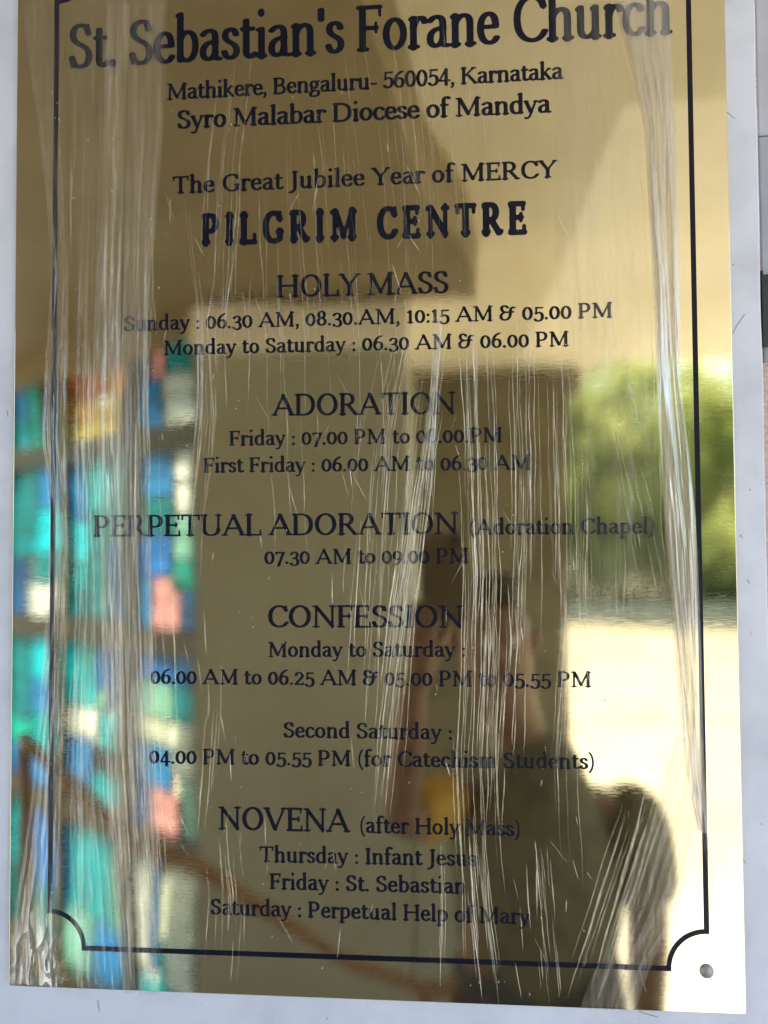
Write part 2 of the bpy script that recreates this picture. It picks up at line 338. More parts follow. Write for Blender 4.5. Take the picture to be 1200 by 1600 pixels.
for c, r_, cells in PANES:
    s0, s1 = COLS[c]; z0, z1 = ROWS[r_]
    bm = bmesh.new(); lay = bm.loops.layers.float_color.new('tint')
    bc = bmesh.new()
    for a0, a1, b0, b1, tint in cells:
        sa, sb_ = s0 + (s1 - s0) * a0, s0 + (s1 - s0) * a1; za, zb = z0 + (z1 - z0) * b0, z0 + (z1 - z0) * b1
        nrow = max(1, round((zb - za) / .075))
        for k in range(nrow):
            zl, zh = za + (zb - za) * k / nrow, za + (zb - za) * (k + 1) / nrow
            f = bm.faces.new([bm.verts.new(bay(s, z, -.024)) for s, z in ((sa, zl), (sb_, zl), (sb_, zh), (sa, zh))])
            g = rg.uniform(.88, 1.06)
            for lp in f.loops: lp[lay] = (*[min(1, v * g) for v in rgb(tint)], 1)
            if k: bay_box(bc, sa + .004, sb_ - .004, zl - .0016, zl + .0016, -.026, -.020)
        bay_box(bc, sa - .0028, sa + .0028, za + .005, zb - .005, -.03, -.018)
        bay_box(bc, sa + .005, sb_ - .005, za - .0028, za + .0028, -.029, -.019)
    go = bm_obj('glass_panel', bm, GLASS, wt)
    co = bm_obj('lead_came', bc, CAME, go); co.location = (0, 0, 0)

# square pillar at the porch edge
PIL = noisy('dark_brown_stone', (.10, .083, .05), (.145, .122, .075), 5, .5)
t = empty('porch_pillar', (.18, -3.6, 0), 'wide dark brown square pillar at the outer edge of the porch', 'pillar')
bm = bmesh.new(); box(bm, -.50, .57, -3.96, -3.46, .16, 2.38, .01); bm_obj('shaft', bm, PIL, t)
bm = bmesh.new(); box(bm, -.55, .62, -4.0, -3.42, 0, .16, .012); bm_obj('base', bm, PIL, t)
bm = bmesh.new(); box(bm, -.56, .63, -4.0, -3.455, 2.38, 2.505, .012); bm_obj('capital', bm, PIL, t)

# handrail of varnished wood coming down past the window
WOOD = wood_mat()
t = empty('handrail', (-.5, -1.0, 0), 'varnished brown wooden handrail sloping down in front of the window', 'handrail')
bm = bmesh.new()
pts = smooth_path([(-.93, -1.06, 1.225), (-.746, -1.02, 1.088), (-.622, -1.0, 1.012), (-.541, -1.0, .985), (-.407, -1.0, .911), (-.302, -1.0, .853), (-.197, -1.0, .795), (-.10, -1.0, .765), (-.03, -1.0, .755), (.02, -1.0, .775)], 6)
tube(bm, pts, .015, 14); bm_obj('rail', bm, WOOD, t, True)
for x, z in ((-.93, 1.2), (-.06, .74)):
    bm = bmesh.new(); tube(bm, [(x, -1.0 if x > -.5 else -1.06, .03), (x, -1.0 if x > -.5 else -1.06, .25), (x, -1.0 if x > -.5 else -1.06, .3), (x, -1.0 if x > -.5 else -1.06, z)], [.03, .022, .018, .016], 12); bm_obj('baluster', bm, WOOD, t, True)

# low wall, hedge trees
LOWW = noisy('limewashed_wall', (.62, .58, .46), (.72, .68, .55), 2, .7)
t = empty('boundary_wall', (4, -18, 0), 'low pale boundary wall along the far side of the yard', 'wall')
bm = bmesh.new(); box(bm, -14, 20, -18.2, -18.0, 0, .16); bm_obj('wall_face', bm, LOWW, t)
bm = bmesh.new(); box(bm, -14, 20, -18.25, -17.95, .163, .22, .01); bm_obj('coping', bm, LOWW, t)
LEAF = [leaf_mat('lime_leaves', (.38, .46, .18), (.58, .63, .30)), leaf_mat('green_leaves', (.30, .38, .15), (.46, .53, .25)), leaf_mat('dark_leaves', (.16, .23, .08), (.29, .36, .15))]
BARK = noisy('bark', (.06, .045, .03), (.12, .09, .06), 8, .8, 0, 6, (1, 1, .2))
def tree(x, y, h, rad, m, seed, label, group='trees beyond the yard wall'):
    rr = random.Random(seed)
    t = empty('leafy_tree', (x, y, 0), label, 'tree', group)
    bm = bmesh.new()
    tube(bm, [(x, y, 0), (x + .06, y, h * .3), (x - .05, y + .05, h * .75)], [.14, .1, .03], 8)
    for k in range(6):
        a = rr.uniform(0, 6.28); zb = h * rr.uniform(.25, .5)
        tube(bm, [(x, y, zb), (x + math.cos(a) * rad * .5, y + math.sin(a) * rad * .5, zb + h * .18), (x + math.cos(a) * rad * .8, y + math.sin(a) * rad * .8, zb + h * .3)], [.05, .03, .012], 6)
    bm_obj('trunk', bm, BARK, t, True)
    bm = bmesh.new()
    clumps = [(x + rr.gauss(0, rad * .5), y + rr.gauss(0, rad * .45), h * rr.uniform(.22, .95), rr.uniform(.25, .5) * rad) for _ in range(26)]
    for cx, cy, cz, cr in clumps:
        for _ in range(120):
            d = Vector((rr.gauss(0, 1), rr.gauss(0, 1), rr.gauss(0, .8))).normalized() * cr * rr.random() ** .4
            p = Vector((cx, cy, cz)) + d; sz = rr.uniform(.07, .14)
            u_ = Vector((rr.gauss(0, 1), rr.gauss(0, 1), rr.gauss(0, .6))).normalized(); v_ = u_.orthogonal().normalized()
            bm.faces.new([bm.verts.new(p + q) for q in (-u_ * sz * 1.6, v_ * sz * .7, u_ * sz * 1.6, -v_ * sz * .7)])
    bm_obj('crown', bm, LEAF[m], t)
tree(-1.6, -20, 5.6, 2.0, 1, 1, 'mid green leafy tree left of the porch pillar')
tree(1.6, -19.6, 5.7, 2.0, 0, 2, 'bright lime leafy tree just right of the pillar')
tree(3.7, -20.4, 5.5, 2.0, 1, 3, 'rounded mid green tree behind the lime tree')
tree(5.4, -19.4, 5.6, 1.9, 0, 4, 'tall lime leafy tree near the right edge of the plaque')
tree(7.6, -20.0, 5.8, 2.1, 2, 5, 'dark green tree at far right beyond the yard')
tree(2.7, -23.5, 6.6, 2.7, 2, 6, 'dark tree filling the gap behind the lime tree')
tree(6.4, -24.0, 7.0, 2.8, 1, 7, 'large green tree behind the tall lime tree')
tree(10.4, -21.5, 6.4, 2.6, 1, 8, 'broad green tree outside the right end of the porch')
bm = bmesh.new(); rr = random.Random(9)
for _ in range(16000):
    p = Vector((rr.uniform(-5, 12), rr.uniform(-19.2, -18.4), 2.3 * rr.random())); sz = rr.uniform(.05, .11)
    u_ = Vector((rr.gauss(0, 1), rr.gauss(0, 1), rr.gauss(0, .6))).normalized(); v_ = u_.orthogonal().normalized()
    bm.faces.new([bm.verts.new(p + q) for q in (-u_ * sz * 1.6, v_ * sz * .7, u_ * sz * 1.6, -v_ * sz * .7)])
tag(bm_obj('hedge', bm, LEAF[2]), 'dark green hedge growing behind the low boundary wall', 'hedge')

# ------------------------------------------------------------------ white board and plaque
bt = mesh_obj('backing_board', bpy.data.meshes.new('backing_board'), BOARD)
bm = bmesh.new(); box(bm, -.47, .2543, .0035, .0215, Z0 - .50, Z0 + .66, .0015)
bmesh.ops.subdivide_edges(bm, edges=[e for e in bm.edges if abs(e.verts[0].co.z - e.verts[1].co.z) > .5], cuts=40)
for v in bm.verts:
    if v.co.x > .25: v.co.x += noise.noise(Vector((0, 3.1, v.co.z * 16))) * .0009
bm.to_mesh(bt.data); bm.free(); bt.location = (0, 0, 0)
tag(bt, 'scuffed white board behind the brass plaque', 'board')
SCR = mat('scratch_dirt', (.30, .27, .26), .7)
for pts_ in [[(0.2307, 0.1683), (0.2339, 0.1745), (0.2407, 0.1843)], [(0.2299, 0.3535), (0.2324, 0.3512), (0.2359, 0.3478)], [(0.2314, 0.2253), (0.2335, 0.2263)], [(0.23, -0.2571), (0.2324, -0.2605)], [(-0.3042, -0.3883), (-0.3036, -0.3931), (-0.3025, -0.3978)], [(0.1464, -0.3801), (0.1524, -0.3819), (0.1613, -0.3841)], [(-0.3894, 0.1172), (-0.3888, 0.1116)], [(0.2382, -0.0326), (0.2396, -0.0362)]]:
    bm = bmesh.new(); strip(bm, pts_, .0006, .0033, .0036); bm_obj('scratch', bm, SCR, bt)
# dark clip at its right edge
bm = bmesh.new(); box(bm, .2556, .2700, .006, .0146, Z0 + .1585, Z0 + .2180, .0012)
ck = empty('metal_bracket', (.262, .012, Z0 + .17), 'dark metal bracket at the right edge of the white board', 'bracket')
bm_obj('plate', bm, DARK, ck)
bm = bmesh.new(); box(bm, .2548, .2562, .004, .016, Z0 + .1570, Z0 + .2205, .0004); bm_obj('lip', bm, mat('black_rubber', (.012, .012, .016), .5), ck)

pq = empty('brass_plaque', (-.076, 0, Z0 - .378), 'polished brass church notice plaque with engraved navy lettering on white board', 'plaque')
bm = bmesh.new()
vs = box(bm, -.3812, .2289, .0, .0030, Z0 - .3775, Z0 + .545)
ed = [e for e in bm.edges if abs(e.verts[0].co.y - e.verts[1].co.y) > .001]
bmesh.ops.bevel(bm, geom=ed, offset=.0022, segments=3, affect='EDGES', profile=.5)
ed = [e for e in bm.edges if all(abs(v.co.y) < 1e-5 for v in e.verts)]
bmesh.ops.bevel(bm, geom=ed, offset=.0004, segments=2, affect='EDGES', profile=.5)
bm_obj('plate', bm, BRASS, pq)

# ---- engraved border with scooped corners
BX0, BX1, BZ0, BZ1, BR, BW = -.3452, .1996, -.3436, .5095, .0300, .0041
bm = bmesh.new(); pts = []
def arc(cx, cz, a0, a1): return [(cx + BR * math.cos(R(a0 + (a1 - a0) * k / 16)), cz + BR * math.sin(R(a0 + (a1 - a0) * k / 16))) for k in range(17)]
e_ = .0012
strip(bm, [(BX0, BZ0 + BR - .0019), (BX0, BZ1 - BR + .0019)], BW); strip(bm, [(BX1, BZ0 + BR - .0019), (BX1, BZ1 - BR + .0019)], BW)
strip(bm, [(BX0 + BR - .0019, BZ0), (BX1 - BR + .0019, BZ0)], BW); strip(bm, [(BX0 + BR - .0019, BZ1), (BX1 - BR + .0019, BZ1)], BW)
def cut(a): return a
for cx, cz, a0 in ((BX0, BZ0, 0), (BX1, BZ0, 90), (BX1, BZ1, 180), (BX0, BZ1, 270)):
    strip(bm, arc(cx, cz, a0 + 3.8, a0 + 86.2), BW * .92, -.00029)
bmesh.ops.recalc_face_normals(bm, faces=bm.faces)
bm_obj('border_line', bm, INK, pq)

# ---- rivet
bm = bmesh.new(); cx, cz = .1990, Z0 - .3446
prof = [(.0056, .0), (.0055, .0008), (.0049, .0018), (.0037, .0029), (.0020, .0034)]
rings = [[bm.verts.new((cx + r_ * math.cos(k * math.pi / 14), -h_, cz + r_ * math.sin(k * math.pi / 14))) for k in range(28)] for r_, h_ in prof]
for a, b in zip(rings, rings[1:]):
    for k in range(28): bm.faces.new((a[k], a[(k + 1) % 28], b[(k + 1) % 28], b[k]))
top = bm.verts.new((cx, -.0036, cz))
for k in range(28): bm.faces.new((rings[-1][k], rings[-1][(k + 1) % 28], top))
bmesh.ops.recalc_face_normals(bm, faces=bm.faces)
bm_obj('rivet', bm, STEEL, pq, True)

# ---- lettering: a serif alphabet drawn with a broad nib, turned into outlines
def st(x, y0, y1): return ('n', f'M{x} {y0}L{x} {y1}')
GL = {}
def G(ch, wd, *paths): GL[ch] = (wd, paths)
# path codes: n = nib, t = thin stroke, s = short upright serif, h:x,y,half = flat serif, d:x,y = dot
G('A', .98, 't M.10 .03L.49 .97', 'n M.48 .97L.87 .03', 't M.25 .34L.70 .34', 'h .10 0 .11', 'h .87 0 .12')
G('B', .78, 'n M.17 .03L.17 .97', 'n M.12 .97L.36 .97C.66 .97 .66 .53 .36 .53L.17 .53', 'n M.36 .53C.74 .53 .76 .03 .40 .03L.12 .03', 'h .13 0 .08', 'h .13 1 .08')
G('C', .86, 'n M.79 .76C.75 .92 .64 .97 .51 .97C.26 .97 .14 .75 .14 .5C.14 .22 .28 .03 .52 .03C.66 .03 .76 .10 .82 .22', 's M.80 .97L.80 .73')
G('D', .94, 'n M.17 .03L.17 .97', 'n M.12 .97L.40 .97C.70 .97 .82 .75 .82 .5C.82 .25 .70 .03 .40 .03L.12 .03', 'h .13 0 .08', 'h .13 1 .08')
G('E', .74, 'n M.17 .03L.17 .97', 'n M.1 .97L.62 .97', 'n M.17 .52L.52 .52', 'n M.1 .03L.66 .03', 's M.63 .97L.63 .80', 's M.53 .62L.53 .43', 's M.67 .03L.67 .22', 'h .13 0 .08', 'h .13 1 .08')
G('F', .68, 'n M.17 .03L.17 .97', 'n M.1 .97L.60 .97', 'n M.17 .51L.50 .51', 's M.61 .97L.61 .79', 's M.51 .61L.51 .42', 'h .18 0 .13', 'h .13 1 .08')
G('G', .94, 'n M.79 .76C.75 .92 .64 .97 .51 .97C.26 .97 .14 .75 .14 .5C.14 .22 .28 .03 .52 .03C.64 .03 .72 .06 .79 .12', 'n M.79 .40L.79 .1', 'h .78 .42 .13', 's M.80 .97L.80 .73')
G('H', 1.0, 'n M.17 0L.17 1', 'n M.83 0L.83 1', 't M.17 .52L.83 .52', 'h .17 0 .13', 'h .17 1 .13', 'h .83 0 .13', 'h .83 1 .13')
G('I', .38, 'n M.19 0L.19 1', 'h .19 0 .13', 'h .19 1 .13')
G('J', .44, 'n M.26 1L.26 .08C.26 -.1 .17 -.2 .02 -.22', 'h .26 1 .13')
G('K', .90, 'n M.17 0L.17 1', 't M.2 .44L.70 .97', 'n M.36 .58L.80 .03', 'h .17 0 .13', 'h .17 1 .13', 'h .70 1 .11', 'h .81 0 .10')
G('L', .72, 'n M.17 0L.17 1', 'n M.1 .03L.65 .03', 's M.66 .03L.66 .25', 'h .17 1 .13', 'h .12 0 .08')
G('M', 1.16, 't M.17 0L.17 .97', 'n M.20 .96L.58 .10', 't M.58 .10L.95 .96', 'n M.97 0L.97 1', 'h .17 0 .12', 'h .97 0 .13', 'h .13 1 .09', 'h 1.02 1 .09')
G('N', 1.0, 't M.17 0L.17 .97', 'n M.17 .95L.83 .06', 't M.83 0L.83 1', 'h .17 0 .12', 'h .12 1 .09', 'h .83 1 .12')
G('O', 1.0, 'o .5 .5 .37 .475')
G('P', .76, 'n M.17 0L.17 .97', 'n M.12 .97L.38 .97C.70 .97 .70 .44 .38 .44L.17 .44', 'h .18 0 .13', 'h .13 1 .08')
G('R', .86, 'n M.17 0L.17 .97', 'n M.12 .97L.38 .97C.68 .97 .68 .48 .38 .48L.17 .48', 'n M.40 .48L.74 .03', 'h .17 0 .13', 'h .13 1 .08', 'h .77 0 .09')
G('S', .66, 'n M.53 .78C.51 .92 .43 .97 .33 .97C.20 .97 .12 .88 .12 .76C.12 .48 .56 .56 .56 .27C.56 .12 .46 .03 .32 .03C.2 .03 .12 .09 .10 .24', 's M.53 .96L.53 .76', 's M.10 .04L.10 .26')
G('T', .84, 'n M.42 0L.42 .97', 'n M.07 .97L.77 .97', 's M.06 .97L.06 .77', 's M.78 .97L.78 .77', 'h .42 0 .14')
G('U', .96, 'n M.17 1L.17 .32C.17 .1 .3 .03 .48 .03C.68 .03 .79 .12 .79 .32', 't M.79 .3L.79 1', 'h .17 1 .13', 'h .79 1 .12')
G('V', .94, 'n M.10 .97L.47 .04', 't M.47 .04L.84 .97', 'h .10 1 .11', 'h .84 1 .10')
G('Y', .88, 'n M.10 .97L.43 .47', 't M.43 .47L.78 .97', 'n M.43 .5L.43 0', 'h .10 1 .11', 'h .78 1 .10', 'h .43 0 .13')
G('a', .58, 'n M.10 .55C.16 .62 .24 .63 .28 .63C.38 .63 .42 .57 .42 .48L.42 .08C.42 .04 .46 .03 .53 .03', 'n M.42 .39C.28 .39 .10 .36 .10 .18C.10 .08 .16 .03 .23 .03C.32 .03 .40 .09 .42 .16')
G('b', .65, 'n M.15 1.02L.15 .03', 'n M.15 .50C.22 .6 .28 .63 .35 .63C.48 .63 .55 .5 .55 .34C.55 .15 .46 .03 .33 .03C.24 .03 .18 .07 .15 .12', 'h .11 1.02 .06')
G('c', .53, 'n M.46 .52C.44 .6 .38 .63 .31 .63C.17 .63 .09 .5 .09 .33C.09 .14 .18 .03 .31 .03C.4 .03 .45 .08 .48 .14')
G('d', .66, 'n M.50 1.02L.50 .03', 'n M.50 .5C.44 .6 .38 .63 .31 .63C.18 .63 .10 .5 .10 .33C.10 .14 .18 .03 .30 .03C.4 .03 .46 .08 .50 .14', 'h .46 1.02 .06', 'h .54 0 .06')
G('e', .56, 'n M.10 .36L.47 .36C.47 .55 .40 .63 .30 .63C.17 .63 .09 .5 .09 .33C.09 .14 .18 .03 .32 .03C.41 .03 .46 .07 .49 .13')
G('f', .40, 'n M.17 0L.17 .85C.17 .97 .24 1.02 .32 1.02C.36 1.02 .39 1 .41 .95', 't M.05 .62L.35 .62', 'h .18 0 .13')
G('g', .60, 'o .27 .43 .17 .20', 't M.38 .58L.54 .63', 't M.18 .26C.08 .2 .1 .1 .24 .08', 'n M.22 .08L.36 .07C.50 .06 .54 .0 .52 -.08C.5 -.2 .4 -.25 .26 -.25C.12 -.25 .06 -.2 .07 -.12C.08 -.04 .14 .02 .22 .07')
G('h', .69, 'n M.15 1.02L.15 0', 'n M.15 .48C.22 .58 .3 .63 .37 .63C.48 .63 .52 .56 .52 .44L.52 0', 'h .15 0 .12', 'h .53 0 .12', 'h .11 1.02 .06')
G('i', .32, 'n M.16 .60L.16 0', 'h .16 0 .12', 'h .11 .62 .07', 'd .15 .945')
G('k', .65, 'n M.15 1.02L.15 0', 't M.18 .28L.48 .62', 'n M.28 .38L.54 .03', 'h .15 0 .12', 'h .49 .64 .09', 'h .56 0 .08', 'h .11 1.02 .06')
G('l', .32, 'n M.16 1.02L.16 0', 'h .16 0 .12', 'h .11 1.02 .07')
G('m', 1.04, 'n M.15 .64L.15 0', 'n M.15 .48C.22 .58 .3 .63 .36 .63C.47 .63 .51 .56 .51 .44L.51 0', 'n M.51 .48C.58 .58 .66 .63 .72 .63C.83 .63 .87 .56 .87 .44L.87 0', 'h .15 0 .12', 'h .51 0 .11', 'h .88 0 .12', 'h .11 .64 .06')
G('n', .69, 'n M.15 .64L.15 0', 'n M.15 .48C.22 .58 .3 .63 .37 .63C.48 .63 .52 .56 .52 .44L.52 0', 'h .15 0 .12', 'h .53 0 .12', 'h .11 .64 .06')
G('o', .63, 'o .31 .33 .22 .30')
G('p', .66, 'n M.15 .64L.15 -.27', 'n M.15 .50C.22 .6 .28 .63 .35 .63C.48 .63 .55 .5 .55 .34C.55 .15 .46 .03 .33 .03C.24 .03 .18 .07 .15 .12', 'h .15 -.27 .12', 'h .11 .64 .06')
G('r', .47, 'n M.15 .64L.15 0', 'n M.15 .44C.2 .57 .27 .64 .34 .63C.39 .63 .42 .61 .43 .54', 'h .16 0 .13', 'h .11 .64 .06')
G('s', .48, 'n M.38 .52C.37 .6 .31 .63 .24 .63C.15 .63 .10 .57 .10 .50C.10 .33 .40 .37 .40 .18C.40 .09 .33 .03 .23 .03C.15 .03 .1 .07 .08 .16')
G('t', .41, 'n M.17 .80L.17 .15C.17 .06 .22 .03 .28 .03C.32 .03 .36 .05 .39 .09', 't M.05 .62L.36 .62')
G('u', .69, 'n M.15 .64L.15 .2C.15 .08 .22 .03 .30 .03C.38 .03 .45 .08 .51 .16', 'n M.51 .64L.51 0', 'h .11 .64 .06', 'h .47 .64 .06', 'h .56 0 .07')
G('y', .60, 'n M.08 .62L.30 .06', 't M.52 .62L.25 -.14C.2 -.25 .13 -.26 .05 -.23', 'h .09 .64 .09', 'h .52 .64 .08')
G('.', .25, 'd .12 .07'); G(',', .25, 'd .12 .07', 't M.16 .06C.17 -.04 .13 -.12 .06 -.16'); G(':', .26, 'd .13 .07', 'd .13 .52')
G("'", .22, 'n M.11 .98L.11 .76'); G('-', .38, 't M.06 .31L.32 .31')
G('(', .36, 't M.31 1.04C.06 .78 .06 .04 .31 -.22'); G(')', .36, 't M.05 1.04C.30 .78 .30 .04 .05 -.22')
G('&', .92, 'n M.46 .84C.42 .95 .34 .97 .28 .97C.16 .97 .11 .86 .12 .76C.14 .62 .26 .54 .4 .54C.2 .54 .08 .42 .08 .26C.08 .1 .18 .03 .32 .03C.55 .03 .62 .3 .62 .5C.62 .75 .68 .92 .84 .84', 't M.4 .54L.80 .56')
DG = {'0': (.62, ['o .31 .5 .22 .465']), '1': (.46, ['n M.24 0L.24 .97', 't M.10 .86L.22 .97', 'h .24 0 .14']),
 '2': (.60, ['n M.12 .76C.13 .9 .2 .97 .31 .97C.44 .97 .5 .88 .5 .75C.5 .5 .2 .3 .1 .04L.52 .04', 's M.53 .04L.53 .18']),
 '3': (.58, ['n M.11 .82C.13 .92 .2 .97 .29 .97C.42 .97 .47 .88 .47 .77C.47 .62 .38 .55 .24 .54C.42 .54 .51 .44 .51 .29C.51 .12 .42 .03 .28 .03C.18 .03 .11 .08 .09 .18']),
 '4': (.64, ['n M.42 .97L.42 .0', 't M.40 .97L.07 .29', 'n M.07 .27L.58 .27']),
 '5': (.58, ['n M.48 .96L.18 .96', 't M.17 .96L.15 .55', 'n M.15 .56C.2 .6 .26 .62 .31 .62C.45 .62 .51 .5 .51 .34C.51 .14 .42 .03 .27 .03C.17 .03 .11 .08 .09 .16']),
 '6': (.62, ['n M.47 .97C.25 .9 .1 .65 .1 .36C.1 .14 .19 .03 .32 .03C.45 .03 .52 .15 .52 .31C.52 .47 .45 .57 .33 .57C.22 .57 .14 .48 .11 .38']),
 '7': (.58, ['n M.08 .95L.53 .95', 'n M.52 .95L.22 .0', 's M.08 .95L.08 .80']),
 '8': (.62, ['o .31 .74 .17 .225', 'o .31 .27 .21 .24']),
 '9': (.62, ['n M.15 .03C.37 .1 .52 .35 .52 .64C.52 .86 .43 .97 .30 .97C.17 .97 .10 .85 .10 .69C.10 .53 .17 .43 .29 .43C.40 .43 .48 .52 .51 .62'])}
for d, (wd, ps) in DG.items():
    GL['L' + d] = (wd, ps, 0, 1.0)
    GL['O' + d] = (wd, ps) + ((0, .84) if d in '012' else (-.13, .95) if d in '34579' else (0, 1.0))

for ch in 'abcdefghiklmnoprstuy': GL[ch] = GL[ch][:2] + (0, 1.06)

import re
def path_points(s):
    out = []; cur = None
    for cmd, args in re.findall(r'([MLC])([^MLC]*)', s):
        v = [float(q) for q in re.findall(r'-?\d*\.?\d+', args)]
        if cmd == 'M': cur = (v[0], v[1]); out.append(cur)
        elif cmd == 'L': cur = (v[0], v[1]); out.append(cur)
        else:
            p0 = cur; p1, p2, p3 = (v[0], v[1]), (v[2], v[3]), (v[4], v[5])
            for k in range(1, 11):
                q = k / 10; a = 1 - q
                out.append(tuple(a ** 3 * p0[j] + 3 * a * a * q * p1[j] + 3 * a * q * q * p2[j] + q ** 3 * p3[j] for j in (0, 1)))
            cur = p3
    return out

def outline(key, wx, wy, ws, sl):
    """signed field of all strokes on a grid -> closed outlines (list of loops)"""
    g = GL[key]; wd, paths = g[0], g[1]; yo, ys = (g[2], g[3]) if len(g) > 2 else (0, 1)
    h = .011; X = np.arange(-.16, wd + .18, h); Y = np.arange(-.40, 1.16, h); XX, YY = np.meshgrid(X, Y)
    F = np.full(XX.shape, 9.0)
    def seg(pts, ax, ay):
        nonlocal F
        best = np.full(XX.shape, 9.0)
        for (x0, y0), (x1, y1) in zip(pts, pts[1:]):
            px, py = (XX - x0) / ax, (YY - y0) / ay; dx, dy = (x1 - x0) / ax, (y1 - y0) / ay
            l2 = dx * dx + dy * dy + 1e-9; q = np.clip((px * dx + py * dy) / l2, 0, 1)
            best = np.minimum(best, np.hypot(px - q * dx, py - q * dy))
        d = (best - 1) * (ax + ay) / 2
        k = .030; hh = np.clip(.5 + .5 * (d - F) / k, 0, 1)
        F = d * (1 - hh) + F * hh - k * hh * (1 - hh) * .9
    for p in paths:
        c, rest = p[0], p[2:]
        if c == 'o':
            x, y, rx, ry = [float(q) for q in rest.split()]
            pts = [(x + rx * math.cos(a), yo + ys * (y + ry * math.sin(a))) for a in np.linspace(0, 2 * math.pi, 29)]; seg(pts, wx, wy)
        elif c == 'd':
            x, y = [float(q) for q in rest.split()]; seg([(x, yo + ys * y), (x + .001, yo + ys * y)], wx * 1.0, wx * 1.0)
        elif c == 'h':
            x, y, hl = [float(q) for q in rest.split()]; hl = hl * sl
            y = yo + ys * y; y = y + ws * (1 if y < .3 else -1); seg([(x - hl, y), (x + hl, y)], ws, ws)
        else:
            pts = [(x, yo + ys * y) for x, y in path_points(rest)]
            if c == 'n': seg(pts, wx, wy)
            elif c == 't': seg(pts, wy * 1.12, wy)
            else: seg(pts, ws * 1.1, ws)
    # marching squares
    segs = {}
    B = F < 0
    idx = B[:-1, :-1] * 1 + B[:-1, 1:] * 2 + B[1:, 1:] * 4 + B[1:, :-1] * 8
    T_ = {1: [(3, 0)], 2: [(0, 1)], 3: [(3, 1)], 4: [(1, 2)], 5: [(3, 2), (1, 0)], 6: [(0, 2)], 7: [(3, 2)], 8: [(2, 3)], 9: [(2, 0)], 10: [(0, 3), (2, 1)], 11: [(2, 1)], 12: [(1, 3)], 13: [(1, 0)], 14: [(0, 3)]}
    def ep(i, j, e):
        a, b = (((i, j), (i, j + 1)), ((i, j + 1), (i + 1, j + 1)), ((i + 1, j), (i + 1, j + 1)), ((i, j), (i + 1, j)))[e]
        q = F[a] / (F[a] - F[b]); return (a, b), (X[a[1]] + q * (X[b[1]] - X[a[1]]), Y[a[0]] + q * (Y[b[0]] - Y[a[0]]))
    pos = {}
    for i, j in zip(*np.nonzero((idx > 0) & (idx < 15))):
        for a, b in T_[int(idx[i, j])]:
            ka, pa = ep(i, j, a); kb, pb = ep(i, j, b); segs[ka] = kb; pos[ka] = pa; pos[kb] = pb
    loops = []
    while segs:
        k0 = next(iter(segs)); k = k0; lp = []
        while k in segs:
            lp.append(pos[k]); k = segs.pop(k)
        if len(lp) > 6:
            # thin out
            keep = [lp[0]]
            for q in range(1, len(lp) - 1):
                a = Vector(keep[-1]); b = Vector(lp[q]); c = Vector(lp[q + 1])
                if (b - a).length > .05 or abs((b - a).normalized().cross((c - b).normalized()) if (b - a).length > 1e-6 and (c - b).length > 1e-6 else 0) > .035: keep.append(lp[q])
            loops.append(keep)
    return wd, loops

STY = {'reg': (.092, .050, .038, 1.0), 'med': (.094, .050, .038, 1.0), 'hd': (.090, .044, .036, .95), 'cap': (.088, .046, .034, 1.0), 'slab': (.150, .088, .080, 1.0)}
CACHE = {}
def glyph(key, sty):
    if (key, sty) not in CACHE: CACHE[key, sty] = outline(key, *STY[sty])
    return CACHE[key, sty]

def text_line(text, x0, x1, z, cap, sty, digits='O', track=.0, slope=0.0, label=None):
    """one engraved line, from x0 to x1 on the plate, baseline z, capital height cap"""
    pen = 0; items = []
    for ch in text:
        if ch == ' ': pen += .30 + track; continue
        key = digits + ch if ch.isdigit() else ch
        wd, loops = glyph(key, sty); items.append((pen, loops)); pen += wd + track
    xs = [p + q[0] for p, lp in items for l in lp for q in l]; lo, hi = min(xs), max(xs); sx = (x1 - x0) / (hi - lo)
    bm = bmesh.new()
    for n_, (p, lp) in enumerate(items):
        yf = -.00036 - .00003 * (n_ % 2)
        L3 = [[Vector((x0 + (p + x - lo) * sx, 0, Z0 + z + y * cap + slope * (p + x - lo) * sx)) for x, y in l] for l in lp]
        flat = [v for l in L3 for v in l]
        fv = [bm.verts.new((v.x, yf, v.z)) for v in flat]
        area = [sum(a[0] * b[1] - a[1] * b[0] for a, b in zip(l, l[1:] + l[:1])) for l in lp]; big = max(area, key=abs)
        start = [sum(len(q) for q in lp[:k]) for k in range(len(lp))]
        outer = [k for k in range(len(lp)) if area[k] * big > 0]
        for k in outer:
            bx = (min(q[0] for q in lp[k]), max(q[0] for q in lp[k]), min(q[1] for q in lp[k]), max(q[1] for q in lp[k]))
            grp = [k] + [h for h in range(len(lp)) if area[h] * big < 0 and bx[0] < lp[h][0][0] < bx[1] and bx[2] < lp[h][0][1] < bx[3]]
            ids = [fv[start[g] + i] for g in grp for i in range(len(lp[g]))]
            for tri in tessellate_polygon([L3[g] for g in grp]):
                try: bm.faces.new([ids[i] for i in tri])
                except ValueError: pass
        k0 = 0
        for l in L3:
            m_ = len(l); bv = [bm.verts.new((v.x, .0004, v.z)) for v in l]
            for k in range(m_):
                bm.faces.new((fv[k0 + k], fv[k0 + (k + 1) % m_], bv[(k + 1) % m_], bv[k]))
            k0 += m_
    bmesh.ops.recalc_face_normals(bm, faces=bm.faces)
    me = bpy.data.meshes.new('engraved_line'); bm.to_mesh(me); bm.free()
    q = mesh_obj('engraved_line', me, INK, pq)
    if label: q['label'] = label
    return q
PX = .000537                                          # one measured unit on the plate
text_line("St. Sebastian's Forane Church", -.3338, .1862, .4185, .0395, 'hd', track=.0, slope=.004, label='large heading naming the church')
text_line("Mathikere, Bengaluru- 560054, Karnataka", -.2448, .0966, .3860, .0140, 'med', 'L', slope=.003)
